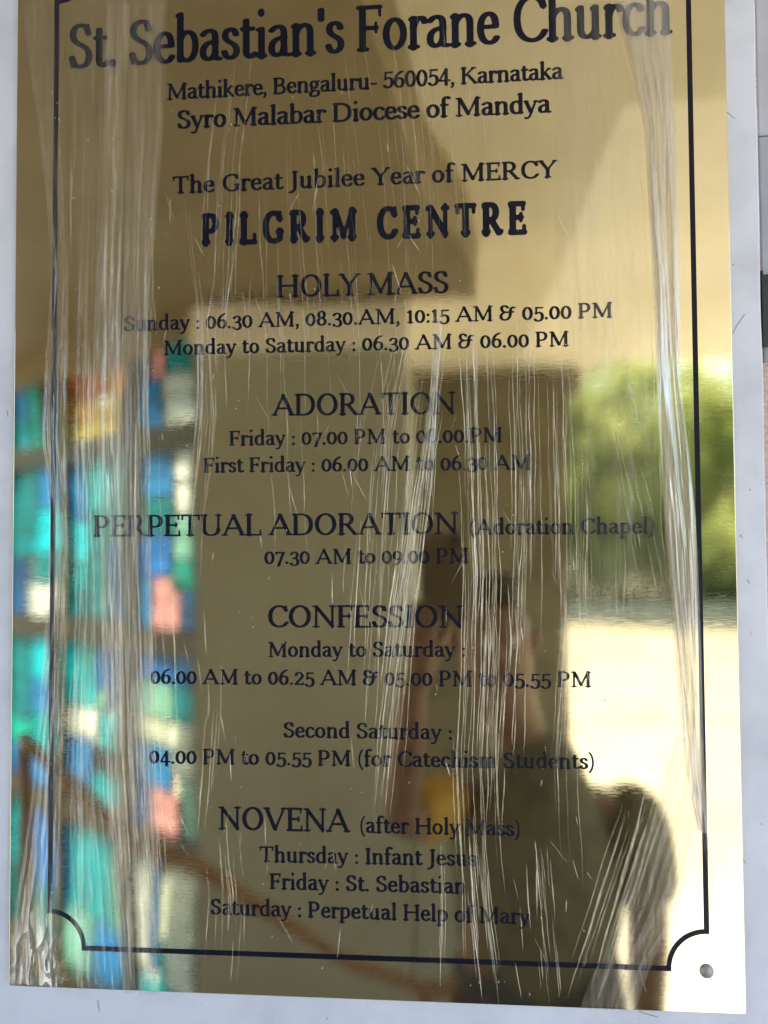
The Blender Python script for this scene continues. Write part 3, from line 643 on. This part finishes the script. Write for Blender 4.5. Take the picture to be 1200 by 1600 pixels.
text_line("Syro Malabar Diocese of Mandya", -.2356, .0862, .3600, .0158, 'med', slope=-.004)
text_line("The Great Jubilee Year of MERCY", -.2400, .0907, .3028, .0148, 'reg', slope=.001, track=.03)
text_line("PILGRIM CENTRE", -.2138, .0648, .2571, .0258, 'slab', track=.32, label='heavy slab serif heading reading PILGRIM CENTRE')
text_line("HOLY MASS", -.1483, -.0014, .2092, .0186, 'cap', slope=-.006)
text_line("Sunday : 06.30 AM, 08.30.AM, 10:15 AM & 05.00 PM", -.2824, .1335, .1837, .0126, 'reg', track=.03)
text_line("Monday to Saturday : 06.30 AM & 06.00 PM", -.2470, .0977, .1618, .0124, 'reg', track=.03, slope=-.003)
text_line("ADORATION", -.1529, .0036, .1074, .0183, 'cap', slope=-.008)
text_line("Friday : 07.00 PM to 08.00.PM", -.1895, .0421, .0824, .0124, 'reg', track=.03, slope=-.003)
text_line("First Friday : 06.00 AM to 06.30 AM", -.2119, .0650, .0596, .0124, 'reg', track=.03, slope=-.004)
text_line("PERPETUAL ADORATION", -.3089, .0048, .0056, .0180, 'cap')
text_line("(Adoration Chapel)", .0145, .1640, .0050, .0126, 'reg', track=.03)
text_line("07.30 AM to 09.00 PM", -.1591, .0130, -.0187, .0124, 'reg', track=.03)
text_line("CONFESSION", -.1559, .0083, -.0720, .0183, 'cap')
text_line("Monday to Saturday :", -.1559, .0096, -.0969, .0124, 'reg', track=.03, slope=.006)
text_line("06.00 AM to 06.25 AM & 05.00 PM to 05.55 PM", -.2579, .1118, -.1201, .0125, 'reg', track=.03)
text_line("Second Saturday :", -.1430, -.0020, -.1640, .0125, 'reg', track=.03)
text_line("04.00 PM to 05.55 PM (for Catechism Students)", -.2588, .1130, -.1874, .0125, 'reg', track=.03, slope=.003)
text_line("NOVENA", -.1988, -.0865, -.2414, .0188, 'cap')
text_line("(after Holy Mass)", -.0785, .0526, -.2415, .0126, 'reg', track=.03)
text_line("Thursday : Infant Jesus", -.1638, .0174, -.2676, .0126, 'reg', track=.03, slope=.006)
text_line("Friday : St. Sebastian", -.1551, .0088, -.2897, .0126, 'reg', track=.03, slope=.004)
text_line("Saturday : Perpetual Help of Mary", -.2053, .0604, -.3120, .0126, 'reg', track=.03)

# ------------------------------------------------------------------ the plastic film round the plaque
FY = -.0010
ft = empty('plastic_film', (-.08, FY, Z0 - .37), 'crumpled clear plastic film clinging to the brass plaque in vertical creases', 'plastic film')
bm = bmesh.new()
edge = [(-0.3782, 0.4822), (-0.3725, 0.4365), (-0.3612, 0.3609), (-0.3518, 0.2861), (-0.3485, 0.2348), (-0.3511, 0.1953), (-0.3555, 0.0941), (-0.353, 0.0717), (-0.348, 0.0271), (-0.3496, -0.0614), (-0.362, -0.2202), (-0.3684, -0.2638), (-0.376, -0.3126), (-0.3788, -0.3719), (-0.3549, -0.3806), (-0.2212, -0.3799), (-0.0808, -0.3798), (0.1161, -0.3788), (0.1439, -0.3752), (0.1452, -0.3585), (0.1619, -0.3498), (0.1797, -0.3376), (0.1998, -0.3259), (0.2129, -0.2913), (0.1993, -0.2249), (0.2, -0.0816), (0.1964, 0.0221), (0.1877, 0.1271), (0.1886, 0.2332), (0.1869, 0.3405), (0.1837, 0.4492)]
bm.faces.new([bm.verts.new((x, FY + .0002, z + Z0)) for x, z in edge]); bm_obj('clear_sheet', bm, clear_mat(), ft)

FILM = film_mat('film_folds', .8, (.80, .77, .77), 230, 7)
SHINY = film_mat('film_crumple', .9, (.80, .80, .80), 90, 40, .8, .10); LOOSE = film_mat('film_loose', .85, (.78, .77, .77), 330, 12, .65, .13); CREASE = film_mat('film_creases', 1.12, (.90, .88, .85), 260, 60)
def interp(poly, v):
    """poly: list of (x, z) with falling z; x at z"""
    for (xa, za), (xb, zb) in zip(poly, poly[1:]):
        if za >= v >= zb: return xa + (xb - xa) * (za - v) / (za - zb + 1e-9)
    return poly[0][0] if v > poly[0][1] else poly[-1][0]
def fold(lt, rt, nx, nz, amp, freq, base, gain, seed, yoff=0.0, crumple=0.0, m=None, cs=(260, 170), fade=0.0):
    """a bunched strip of film between two edges: long vertical ridges, milky where layers pile up"""
    zt, zb = min(lt[0][1], rt[0][1]), max(lt[-1][1], rt[-1][1])
    bm = bmesh.new(); dl = bm.verts.layers.float.new('dens'); rows = []
    for j in range(nz + 1):
        z = zt + (zb - zt) * j / nz; xa, xb = interp(lt, z), interp(rt, z); row = []
        for i in range(nx + 1):
            u_ = i / nx; x = xa + (xb - xa) * u_
            wob = .12 * noise.noise(Vector((seed, z * 9, u_ * 2)))
            rdg = (1 - abs(noise.noise(Vector(((u_ + wob) * freq + seed, z * 4.5, seed))))) ** 3
            rdg2 = (1 - abs(noise.noise(Vector(((u_ + wob) * freq * 2.7 + seed, z * 11, seed + 7))))) ** 4
            cr = noise.noise(Vector((x * cs[0], z * cs[1], seed))) * crumple; cr = (1 - abs(cr)) ** 5 * crumple * .5 if fade else cr
            end = min(1, u_ * 7, (1 - u_) * 7)
            hgt = amp * (rdg * .7 + rdg2 * .35) * end + abs(cr) * .004
            v = bm.verts.new((x, FY - yoff - hgt - .0001, z + Z0))
            big = .5 + .9 * noise.noise(Vector((u_ * 1.7 + seed * 3, z * 3, 2)))
            v[dl] = max(0, (base * (.55 + big) + gain * (rdg ** 2 * .5 + rdg2 ** 2 * .6) + abs(cr) * .45) * (.35 + .65 * end))
            if fade: v[dl] *= min(1, j / nz / fade) * min(1, (1 - u_) * 3)
            row.append(v)
        rows.append(row)
    for a, b in zip(rows, rows[1:]):
        for i in range(nx): bm.faces.new((a[i], a[i + 1], b[i + 1], b[i]))
    bm_obj('bunched_fold', bm, m or FILM, ft, True)
LE = [(-0.3782, 0.4822), (-0.3725, 0.4365), (-0.3612, 0.3609), (-0.3518, 0.2861), (-0.3485, 0.2348), (-0.3511, 0.1953), (-0.3555, 0.0941), (-0.353, 0.0717), (-0.348, 0.0271), (-0.3496, -0.0614), (-0.362, -0.2202), (-0.3684, -0.2638), (-0.376, -0.3126), (-0.3788, -0.374)]
fold(LE, [(-0.3399, 0.481), (-0.3355, 0.3654), (-0.3322, 0.2343), (-0.3334, 0.0826), (-0.3301, -0.0614), (-0.3358, -0.2197), (-0.3374, -0.3007), (-0.3346, -0.3756)], 26, 150, .0026, 5, .09, .20, 1.3, crumple=.30, m=LOOSE)
fold([(-0.3399, 0.481), (-0.3308, 0.3652), (-0.3264, 0.2341), (-0.3265, 0.0825), (-0.3244, -0.0614), (-0.3278, -0.2196), (-0.3273, -0.3004), (-0.3267, -0.3753)], [(-0.2966, 0.4784), (-0.3006, 0.3638), (-0.3033, 0.2333), (-0.3013, 0.0821), (-0.2971, -0.0614), (-0.2928, -0.2189), (-0.2857, -0.2993), (-0.2786, -0.3778)], 30, 150, .0022, 6, .06, .18, 4.7, crumple=.22, m=LOOSE)
fold([(-0.2989, 0.4785), (-0.3029, 0.3639), (-0.3056, 0.2334), (-0.3059, 0.0822), (-0.3016, -0.0614), (-0.2962, -0.219), (-0.289, -0.2994), (-0.2808, -0.3779)], [(-0.2768, 0.4772), (-0.2821, 0.3629), (-0.2849, 0.2327), (-0.2842, 0.0818), (-0.2824, -0.0614), (-0.2782, -0.2187), (-0.2734, -0.2989), (-0.2686, -0.3795)], 22, 150, .0042, 3.2, .17, .30, 9.1, .0006)
fold([(-0.2768, 0.4772), (-0.2821, 0.3629), (-0.2838, 0.2327), (-0.283, 0.0818), (-0.2812, -0.0614), (-0.2771, -0.2186), (-0.2723, -0.2989), (-0.2675, -0.3795)], [(-0.2445, 0.4752), (-0.2476, 0.3613), (-0.2575, 0.2318), (-0.2603, 0.0815), (-0.2576, -0.0613), (-0.2514, -0.2182), (-0.2489, -0.2982), (-0.2476, -0.3793)], 26, 150, .0024, 5, .09, .26, 14.2)
fold([(0.1382, 0.4519), (0.1515, 0.3965), (0.1616, 0.3417), (0.1659, 0.234), (0.1682, 0.1276), (0.1715, 0.0223), (0.1778, -0.0817), (0.185, -0.1844), (0.1941, -0.2351)], [(0.1842, 0.4491), (0.1853, 0.3947), (0.1875, 0.3405), (0.1881, 0.2332), (0.1877, 0.1271), (0.1969, 0.0221), (0.1995, -0.0816), (0.2001, -0.1841), (0.2031, -0.2349)], 24, 130, .0030, 3.4, .46, .18, 21.4)
fold([(0.0875, 0.455), (0.0892, 0.3452), (0.0867, 0.2367), (0.0926, 0.1292), (0.1015, 0.023), (0.1132, -0.061)], [(0.1367, 0.452), (0.1605, 0.3418), (0.1649, 0.234), (0.1672, 0.1276), (0.1705, 0.0224), (0.1761, -0.061)], 34, 110, .0014, 6, .07, .11, 27.7)
fold([(0.1779, -0.1589), (0.1645, -0.2052), (0.1486, -0.2463), (0.13, -0.2977), (0.1142, -0.3389), (0.0984, -0.3785)], [(0.1995, -0.1586), (0.2007, -0.2045), (0.1914, -0.2453), (0.1799, -0.2963), (0.1571, -0.3374), (0.1424, -0.3768)], 34, 90, .0020, 5, .11, .28, 33.3, crumple=.04)
fold([(-0.3761, -0.3018), (-0.378, -0.3342), (-0.3794, -0.374)], [(-0.3352, -0.3007), (-0.3304, -0.3327), (-0.3222, -0.3752)], 44, 60, .0030, 4, .16, .3, 38.8, .001, crumple=.9, m=SHINY, cs=(75, 48), fade=.45)

# thin creases: little tents of folded film
def strand(bm, dl, pts, wd, hgt, dens):
    prev = None; n = len(pts)
    for i, (x, z) in enumerate(pts):
        e = math.sin(math.pi * min(1, max(0, (i + .3) / (n - .4)))) ** .5; wv = wd * (.35 + .65 * e)
        a, b, c = bm.verts.new((x - wv / 2, FY, z + Z0)), bm.verts.new((x, FY - hgt * e, z + Z0)), bm.verts.new((x + wv / 2, FY, z + Z0))
        k = dens * e * (.55 + .9 * abs(noise.noise(Vector((x * 90, z * 30, 5)))))
        a[dl], b[dl], c[dl] = k * .25, k, k * .25
        if prev: bm.faces.new((prev[0], prev[1], b, a)); bm.faces.new((prev[1], prev[2], c, b))
        prev = (a, b, c)
rs = random.Random(77)
bm = bmesh.new(); dl = bm.verts.layers.float.new('dens')
def bundle(poly, n, spread, wmin, wmax, dens, lo=.12, hi=.7):
    n = round(n * 1.9); wmin *= .6; wmax *= .62
    """n strands wandering along a polyline on the plate"""
    zt, zb = poly[0][1], poly[-1][1]; Ln = zt - zb
    for _ in range(n):
        ln = rs.uniform(lo, hi) * Ln; zs = zt - rs.uniform(-.02, 1 - min(.98, ln / Ln)) * Ln; off = rs.gauss(0, spread) ; sd_ = rs.uniform(0, 99); lean = rs.gauss(0, .012)
        m_ = max(5, int(ln / .0045)); pts = []
        for k in range(m_ + 1):
            z = max(zs - ln * k / m_, -.3772); x = interp(poly, z) + off + lean * (zs - z) + noise.noise(Vector((sd_, z * 22, 0))) * .0016 + noise.noise(Vector((sd_, z * 120, 3))) * .00035
            pts.append((x, z))
        wv = rs.uniform(wmin, wmax); strand(bm, dl, pts, wv, wv * rs.uniform(.35, .7), dens * rs.uniform(.45, 1.25))
BUN = [([(-0.0073, 0.2019), (-0.0155, 0.1316), (-0.0303, 0.0242), (-0.0415, -0.0558), (-0.0518, -0.146), (-0.0609, -0.2355)], 18, 0.006, 0.0008, 0.0022, 0.55, 0.2, 0.8), ([(-0.0105, 0.2074), (-0.0121, 0.1532), (-0.017, 0.0777), (-0.0208, 0.0081)], 7, 0.003, 0.0008, 0.0024, 0.5, 0.3, 0.9), ([(0.017, 0.2228), (0.0209, 0.0771), (0.0235, -0.0294), (0.0205, -0.1085), (0.0166, -0.187), (0.0208, -0.2907), (0.023, -0.3778)], 24, 0.01, 0.0007, 0.002, 0.6, 0.12, 0.5), ([(0.0356, -0.0294), (0.0387, -0.0821), (0.0326, -0.1607), (0.0296, -0.2388)], 10, 0.006, 0.0007, 0.0018, 0.55, 0.2, 0.6), ([(0.0592, 0.1945), (0.0588, 0.0234), (0.0544, -0.0821), (0.0469, -0.1866)], 12, 0.006, 0.0006, 0.0015, 0.5, 0.15, 0.6), ([(0.0872, 0.1936), (0.0905, 0.0495), (0.0918, -0.0819), (0.0842, -0.186), (0.0869, -0.2888)], 14, 0.008, 0.0006, 0.0016, 0.5, 0.12, 0.5), ([(0.1059, 0.1503), (0.1077, 0.0229), (0.1052, -0.0819), (0.1078, -0.1856)], 6, 0.003, 0.0006, 0.0014, 0.42, 0.2, 0.7), ([(0.0177, -0.2286), (0.0208, -0.2907), (0.0292, -0.3776)], 9, 0.006, 0.0008, 0.0024, 0.65, 0.3, 0.8), ([(0.067, -0.2379), (0.0711, -0.3148), (0.0765, -0.3758)], 10, 0.01, 0.0006, 0.0018, 0.6, 0.15, 0.5), ([(-0.0101, -0.2396), (-0.0098, -0.3174), (-0.0097, -0.374)], 3, 0.002, 0.0006, 0.0014, 0.6, 0.4, 0.9), ([(0.1337, 0.0332), (0.1335, -0.0818), (0.1336, -0.2365)], 4, 0.006, 0.0005, 0.0012, 0.35, 0.2, 0.5), ([(-0.2514, 0.4756), (-0.2612, 0.3052), (-0.2651, 0.137), (-0.2633, -0.0286), (-0.2559, -0.2182), (-0.2487, -0.3777)], 14, 0.01, 0.0006, 0.002, 0.4, 0.1, 0.5), ([(-0.2224, 0.3036), (-0.2121, 0.2025), (-0.213, 0.1083), (-0.2219, 0.026), (-0.2262, -0.0559)], 5, 0.004, 0.0006, 0.0013, 0.5, 0.3, 0.8), ([(-0.1969, 0.2578), (-0.2053, 0.1912), (-0.1996, 0.108), (-0.2051, 0.0477)], 6, 0.01, 0.0006, 0.0014, 0.45, 0.2, 0.6), ([(-0.1715, 0.4708), (-0.1873, 0.3302), (-0.1941, 0.2019), (-0.1968, 0.0805)], 6, 0.012, 0.0006, 0.0014, 0.36, 0.2, 0.7), ([(-0.149, 0.4128), (-0.1438, 0.2447), (-0.1386, 0.0796), (-0.1334, -0.0289)], 9, 0.018, 0.0005, 0.0012, 0.34, 0.1, 0.5), ([(-0.0986, 0.4663), (-0.0881, 0.3258), (-0.0778, 0.1985), (-0.0733, 0.0246)], 9, 0.018, 0.0005, 0.0012, 0.34, 0.1, 0.5), ([(-0.0488, 0.4633), (-0.0334, 0.3234), (-0.0289, 0.1971)], 9, 0.016, 0.0006, 0.0016, 0.34, 0.2, 0.8), ([(0.0004, 0.4603), (0.015, 0.2938), (0.0194, 0.2011)], 8, 0.014, 0.0006, 0.0014, 0.34, 0.2, 0.8), ([(-0.0344, 0.1863), (-0.0568, 0.0783), (-0.0655, -0.0291), (-0.0745, -0.1885)], 16, 0.016, 0.0005, 0.0016, 0.42, 0.1, 0.5), ([(-0.205, -0.0559), (-0.2022, -0.1369), (-0.2115, -0.2441)], 4, 0.006, 0.0005, 0.0012, 0.6, 0.2, 0.6), ([(-0.1939, -0.2384), (-0.1884, -0.2965), (-0.1911, -0.3756)], 7, 0.01, 0.0005, 0.0014, 0.5, 0.2, 0.7), ([(-0.278, -0.0285), (-0.2688, -0.1916), (-0.26, -0.2986), (-0.2514, -0.3778)], 12, 0.012, 0.0006, 0.0018, 0.55, 0.12, 0.6), ([(-0.2861, 0.4777), (-0.2931, 0.2499), (-0.2942, 0.0266), (-0.2861, -0.2188), (-0.2736, -0.3797)], 8, 0.007, 0.0007, 0.0022, 0.42, 0.12, 0.5), ([(-0.327, 0.4802), (-0.3296, 0.1947), (-0.3277, -0.0834), (-0.3324, -0.3755)], 14, 0.014, 0.0005, 0.0016, 0.36, 0.05, 0.25), ([(0.1655, 0.4503), (0.1747, 0.2337), (0.1786, 0.0223), (0.19, -0.1843)], 14, 0.008, 0.0006, 0.0022, 0.3, 0.1, 0.5), ([(0.1255, 0.2354), (0.1342, 0.1283), (0.1531, 0.0225), (0.1717, -0.0817)], 9, 0.012, 0.0005, 0.0012, 0.4, 0.1, 0.4), ([(0.1648, -0.1847), (0.1434, -0.2516), (0.1221, -0.3183), (0.1035, -0.3773)], 12, 0.01, 0.0006, 0.002, 0.5, 0.2, 0.8), ([(0.1932, -0.174), (0.1991, -0.235), (0.2089, -0.2954)], 8, 0.004, 0.0006, 0.0016, 0.35, 0.3, 0.8)]
for b_ in BUN: bundle(*b_)
for _ in range(170):                                   # stray nicks and short tears
    x = rs.uniform(-.30, .17); z = rs.uniform(-.35, .35); ln = rs.uniform(.004, .03); le = rs.gauss(.15, .35)
    strand(bm, dl, [(x + le * ln * k / 5, z - ln * k / 5) for k in range(6)], rs.uniform(.0003, .0008), .0003, rs.uniform(.3, .8))
bm_obj('creases', bm, CREASE, ft)
# flecks of dust and air bubbles caught in the film
bm = bmesh.new()
for _ in range(150):
    x = rs.uniform(-.36, .18); z = rs.uniform(-.37, .40); r_ = rs.uniform(.0002, .0006)
    bmesh.ops.create_icosphere(bm, subdivisions=1, radius=r_, matrix=Matrix.Translation((x, FY - .0001, z + Z0)) @ Matrix.Diagonal((1, .4, rs.uniform(.6, 1.6), 1)))
tag(bm_obj('dust', bm, mat('dust', (.55, .52, .48), .6), ft), kind='stuff')

# ------------------------------------------------------------------ the photographer mirrored in the brass
SKIN = noisy('skin', (.16, .095, .058), (.20, .12, .075), 20, .45); VEST = noisy('dark_green_cloth', (.10, .097, .062), (.15, .143, .095), 26, .85)
SLEEVE = noisy('mustard_cloth', (.42, .26, .05), (.50, .32, .07), 60, .8); HAIR = noisy('black_hair', (.035, .028, .02), (.06, .05, .036), 90, .5, 0, 4, (1, 1, .1)); TROU = noisy('grey_trousers', (.05, .05, .055), (.07, .07, .075), 50, .85)
def skin(name, verts, edges, radii, m, parent, sub=2):
    me = bpy.data.meshes.new(name); me.from_pydata([Vector(v) for v in verts], edges, []); me.update()
    o = bpy.data.objects.new(name, me); C.objects.link(o)
    o.modifiers.new('s', 'SKIN'); ss = o.modifiers.new('b', 'SUBSURF'); ss.levels = sub; ss.render_levels = sub
    if not me.skin_vertices: me.attributes.new
    for i, q in enumerate(me.skin_vertices[0].data): q.radius = radii[i] if hasattr(radii[i], '__len__') else (radii[i], radii[i]); q.use_root = (i == 0)
    dg = bpy.context.evaluated_depsgraph_get(); dg.update()
    nm = bpy.data.meshes.new_from_object(o.evaluated_get(dg)); bpy.data.objects.remove(o)
    return mesh_obj(name, nm, m, parent, True)
def chain(n, s=0): return [(s + i, s + i + 1) for i in range(n - 1)]
def skin_ready():
    pass
PY = -1.02; HX = .085
pe = empty('person', (.16, PY, .03), 'person in dark green vest and mustard sleeve raising a phone to photograph the plaque', 'person')
V = []; E_ = []; RD = []
def add(p, r_, link=None):
    V.append(p); RD.append(r_)
    if link is not None: E_.append((link, len(V) - 1))
    return len(V) - 1
pelv = add((.17, PY - .02, .86), (.15, .11)); wai = add((.17, PY - .02, .97), (.135, .10), pelv); che = add((.165, PY - .02, 1.03), (.13, .09), wai); nb = add((.145, PY - .01, 1.16), (.06, .055), che); nk = add((.125, PY + .01, 1.28), .058, nb); hd1 = add((HX + .005, PY + .03, 1.365), (.070, .082), nk); hd2 = add((HX, PY + .035, 1.455), (.080, .094), hd1); hd3 = add((HX - .002, PY + .03, 1.535), (.064, .074), hd2)
ls = add((.01, PY + .0, 1.12), .058, che); le = add((-.105, PY + .13, 1.12), .046, ls); lw = add((-.075, PY + .27, 1.40), .029, le); lh = add((-.05, PY + .30, 1.47), (.036, .022), lw)
rsu = add((.325, PY - .02, 1.11), .056, che); re_ = add((.385, PY - .03, .95), .047, rsu); rw = add((.36, PY + .09, .76), .030, re_); rh = add((.355, PY + .12, .69), (.034, .020), rw)
for sx in (-1, 1):
    h_ = add((.17 + sx * .09, PY - .02, .80), .09, pelv); k_ = add((.17 + sx * .10, PY + .0, .48), .062, h_); a_ = add((.17 + sx * .10, PY - .03, .11), .042, k_); f_ = add((.17 + sx * .11, PY + .10, .065), .04, a_)
# fingers: the left hand closes round the phone, the right one hangs slightly curled
for k, (dx, ln) in enumerate(((-.026, .9), (-.010, 1.05), (.006, 1.0), (.020, .8))):
    f0 = add((-.05 + dx * .5, PY + .312, 1.50), .0095, lh); f1 = add((-.045 + dx, PY + .318, 1.50 + .035 * ln), .009, f0); f2 = add((-.035 + dx, PY + .308, 1.50 + .058 * ln), .0075, f1)
t0 = add((-.028, PY + .305, 1.475), .011, lh); t1 = add((-.012, PY + .298, 1.50), .010, t0); t2 = add((-.008, PY + .292, 1.525), .008, t1)
for k, (dy, ln) in enumerate(((.026, .9), (.010, 1.05), (-.006, 1.0), (-.020, .8))):
    f0 = add((.352, PY + .12 + dy, .66), .0095, rh); f1 = add((.348, PY + .125 + dy, .66 - .035 * ln), .009, f0); f2 = add((.336, PY + .125 + dy, .66 - .058 * ln), .0075, f1)
t0 = add((.342, PY + .148, .685), .011, rh); t1 = add((.336, PY + .16, .655), .009, t0)
skin('body', V, E_, RD, SKIN, pe)
skin('vest', [(.17, PY - .02, .70), (.17, PY - .02, .95), (.17, PY - .02, 1.06), (.15, PY - .015, 1.19), (.055, PY - .01, 1.14), (.315, PY - .02, 1.13), (.125, PY + .0, 1.275)], [(0, 1), (1, 2), (2, 3), (2, 4), (2, 5), (3, 6)], [(.185, .13), (.175, .125), (.195, .13), (.14, .105), .10, .120, .075], VEST, pe)
skin('sleeve', [(.02, PY, 1.125), (-.04, PY + .055, 1.12), (-.085, PY + .11, 1.12)], chain(3), [.068, .066, .062], SLEEVE, pe, 2)
skin('dark_sleeve', [(.29, PY - .02, 1.11), (.345, PY - .022, 1.08), (.372, PY - .027, .98), (.382, PY - .03, .90)], chain(4), [.095, .098, .088, .075], VEST, pe, 2)
for sx in (-1, 1):
    skin('trouser_leg', [(.17 + sx * .03, PY - .02, .86), (.17 + sx * .09, PY - .02, .76), (.17 + sx * .10, PY, .48), (.17 + sx * .10, PY - .03, .13)], chain(4), [(.10, .12), .105, .078, .066], TROU, pe)
    skin('shoe', [(.17 + sx * .10, PY - .06, .07), (.17 + sx * .11, PY + .05, .065), (.17 + sx * .115, PY + .15, .055)], chain(3), [.045, .045, .032], mat('black_leather', (.015, .014, .013), .35), pe)
skin('hair', [(HX, PY - .03, 1.43), (HX, PY - .02, 1.51), (HX, PY + .02, 1.565), (HX, PY + .07, 1.56)], chain(4), [(.070, .045), (.075, .055), (.066, .05), (.05, .022)], HAIR, pe)
EYE = mat('eye_white', (.5, .48, .45), .2)
for sx in (-1, 1):
    bm = bmesh.new(); bmesh.ops.create_uvsphere(bm, u_segments=10, v_segments=8, radius=.012, matrix=Matrix.Translation((HX + sx * .030, PY + .121, 1.462)))
    bm_obj('eye', bm, EYE, pe, True)
skin('nose', [(HX, PY + .122, 1.462), (HX, PY + .142, 1.432), (HX, PY + .132, 1.424)], chain(3), [.008, .013, .010], SKIN, pe)
skin('mouth', [(HX - .024, PY + .108, 1.392), (HX, PY + .119, 1.391), (HX + .024, PY + .108, 1.392)], chain(3), [.004, .008, .004], mat('lips', (.16, .05, .04), .4), pe)
for sx in (-1, 1):
    skin('ear', [(HX + sx * .082, PY + .03, 1.475), (HX + sx * .089, PY + .025, 1.455), (HX + sx * .082, PY + .032, 1.425)], chain(3), [.010, .014, .008], SKIN, pe)

ph = empty('phone', (-.018, -.705, 1.58), 'bronze mobile phone held up in front of the plaque', 'phone')
bm = bmesh.new(); box(bm, -.056, .020, -.7055, -.6975, 1.515, 1.664, .003); bm_obj('case', bm, mat('bronze_case', (.10, .075, .05), .35), ph)
bm = bmesh.new()
bmesh.ops.create_cone(bm, cap_ends=True, segments=20, radius1=.006, radius2=.006, depth=.001, matrix=Matrix.Translation((0, -.6968, 1.65)) @ Matrix.Rotation(math.pi / 2, 4, 'X'))
bm_obj('lens', bm, mat('lens_ring', (.10, .10, .11), .2, 1), ph)
bpy.context.view_layer.update()
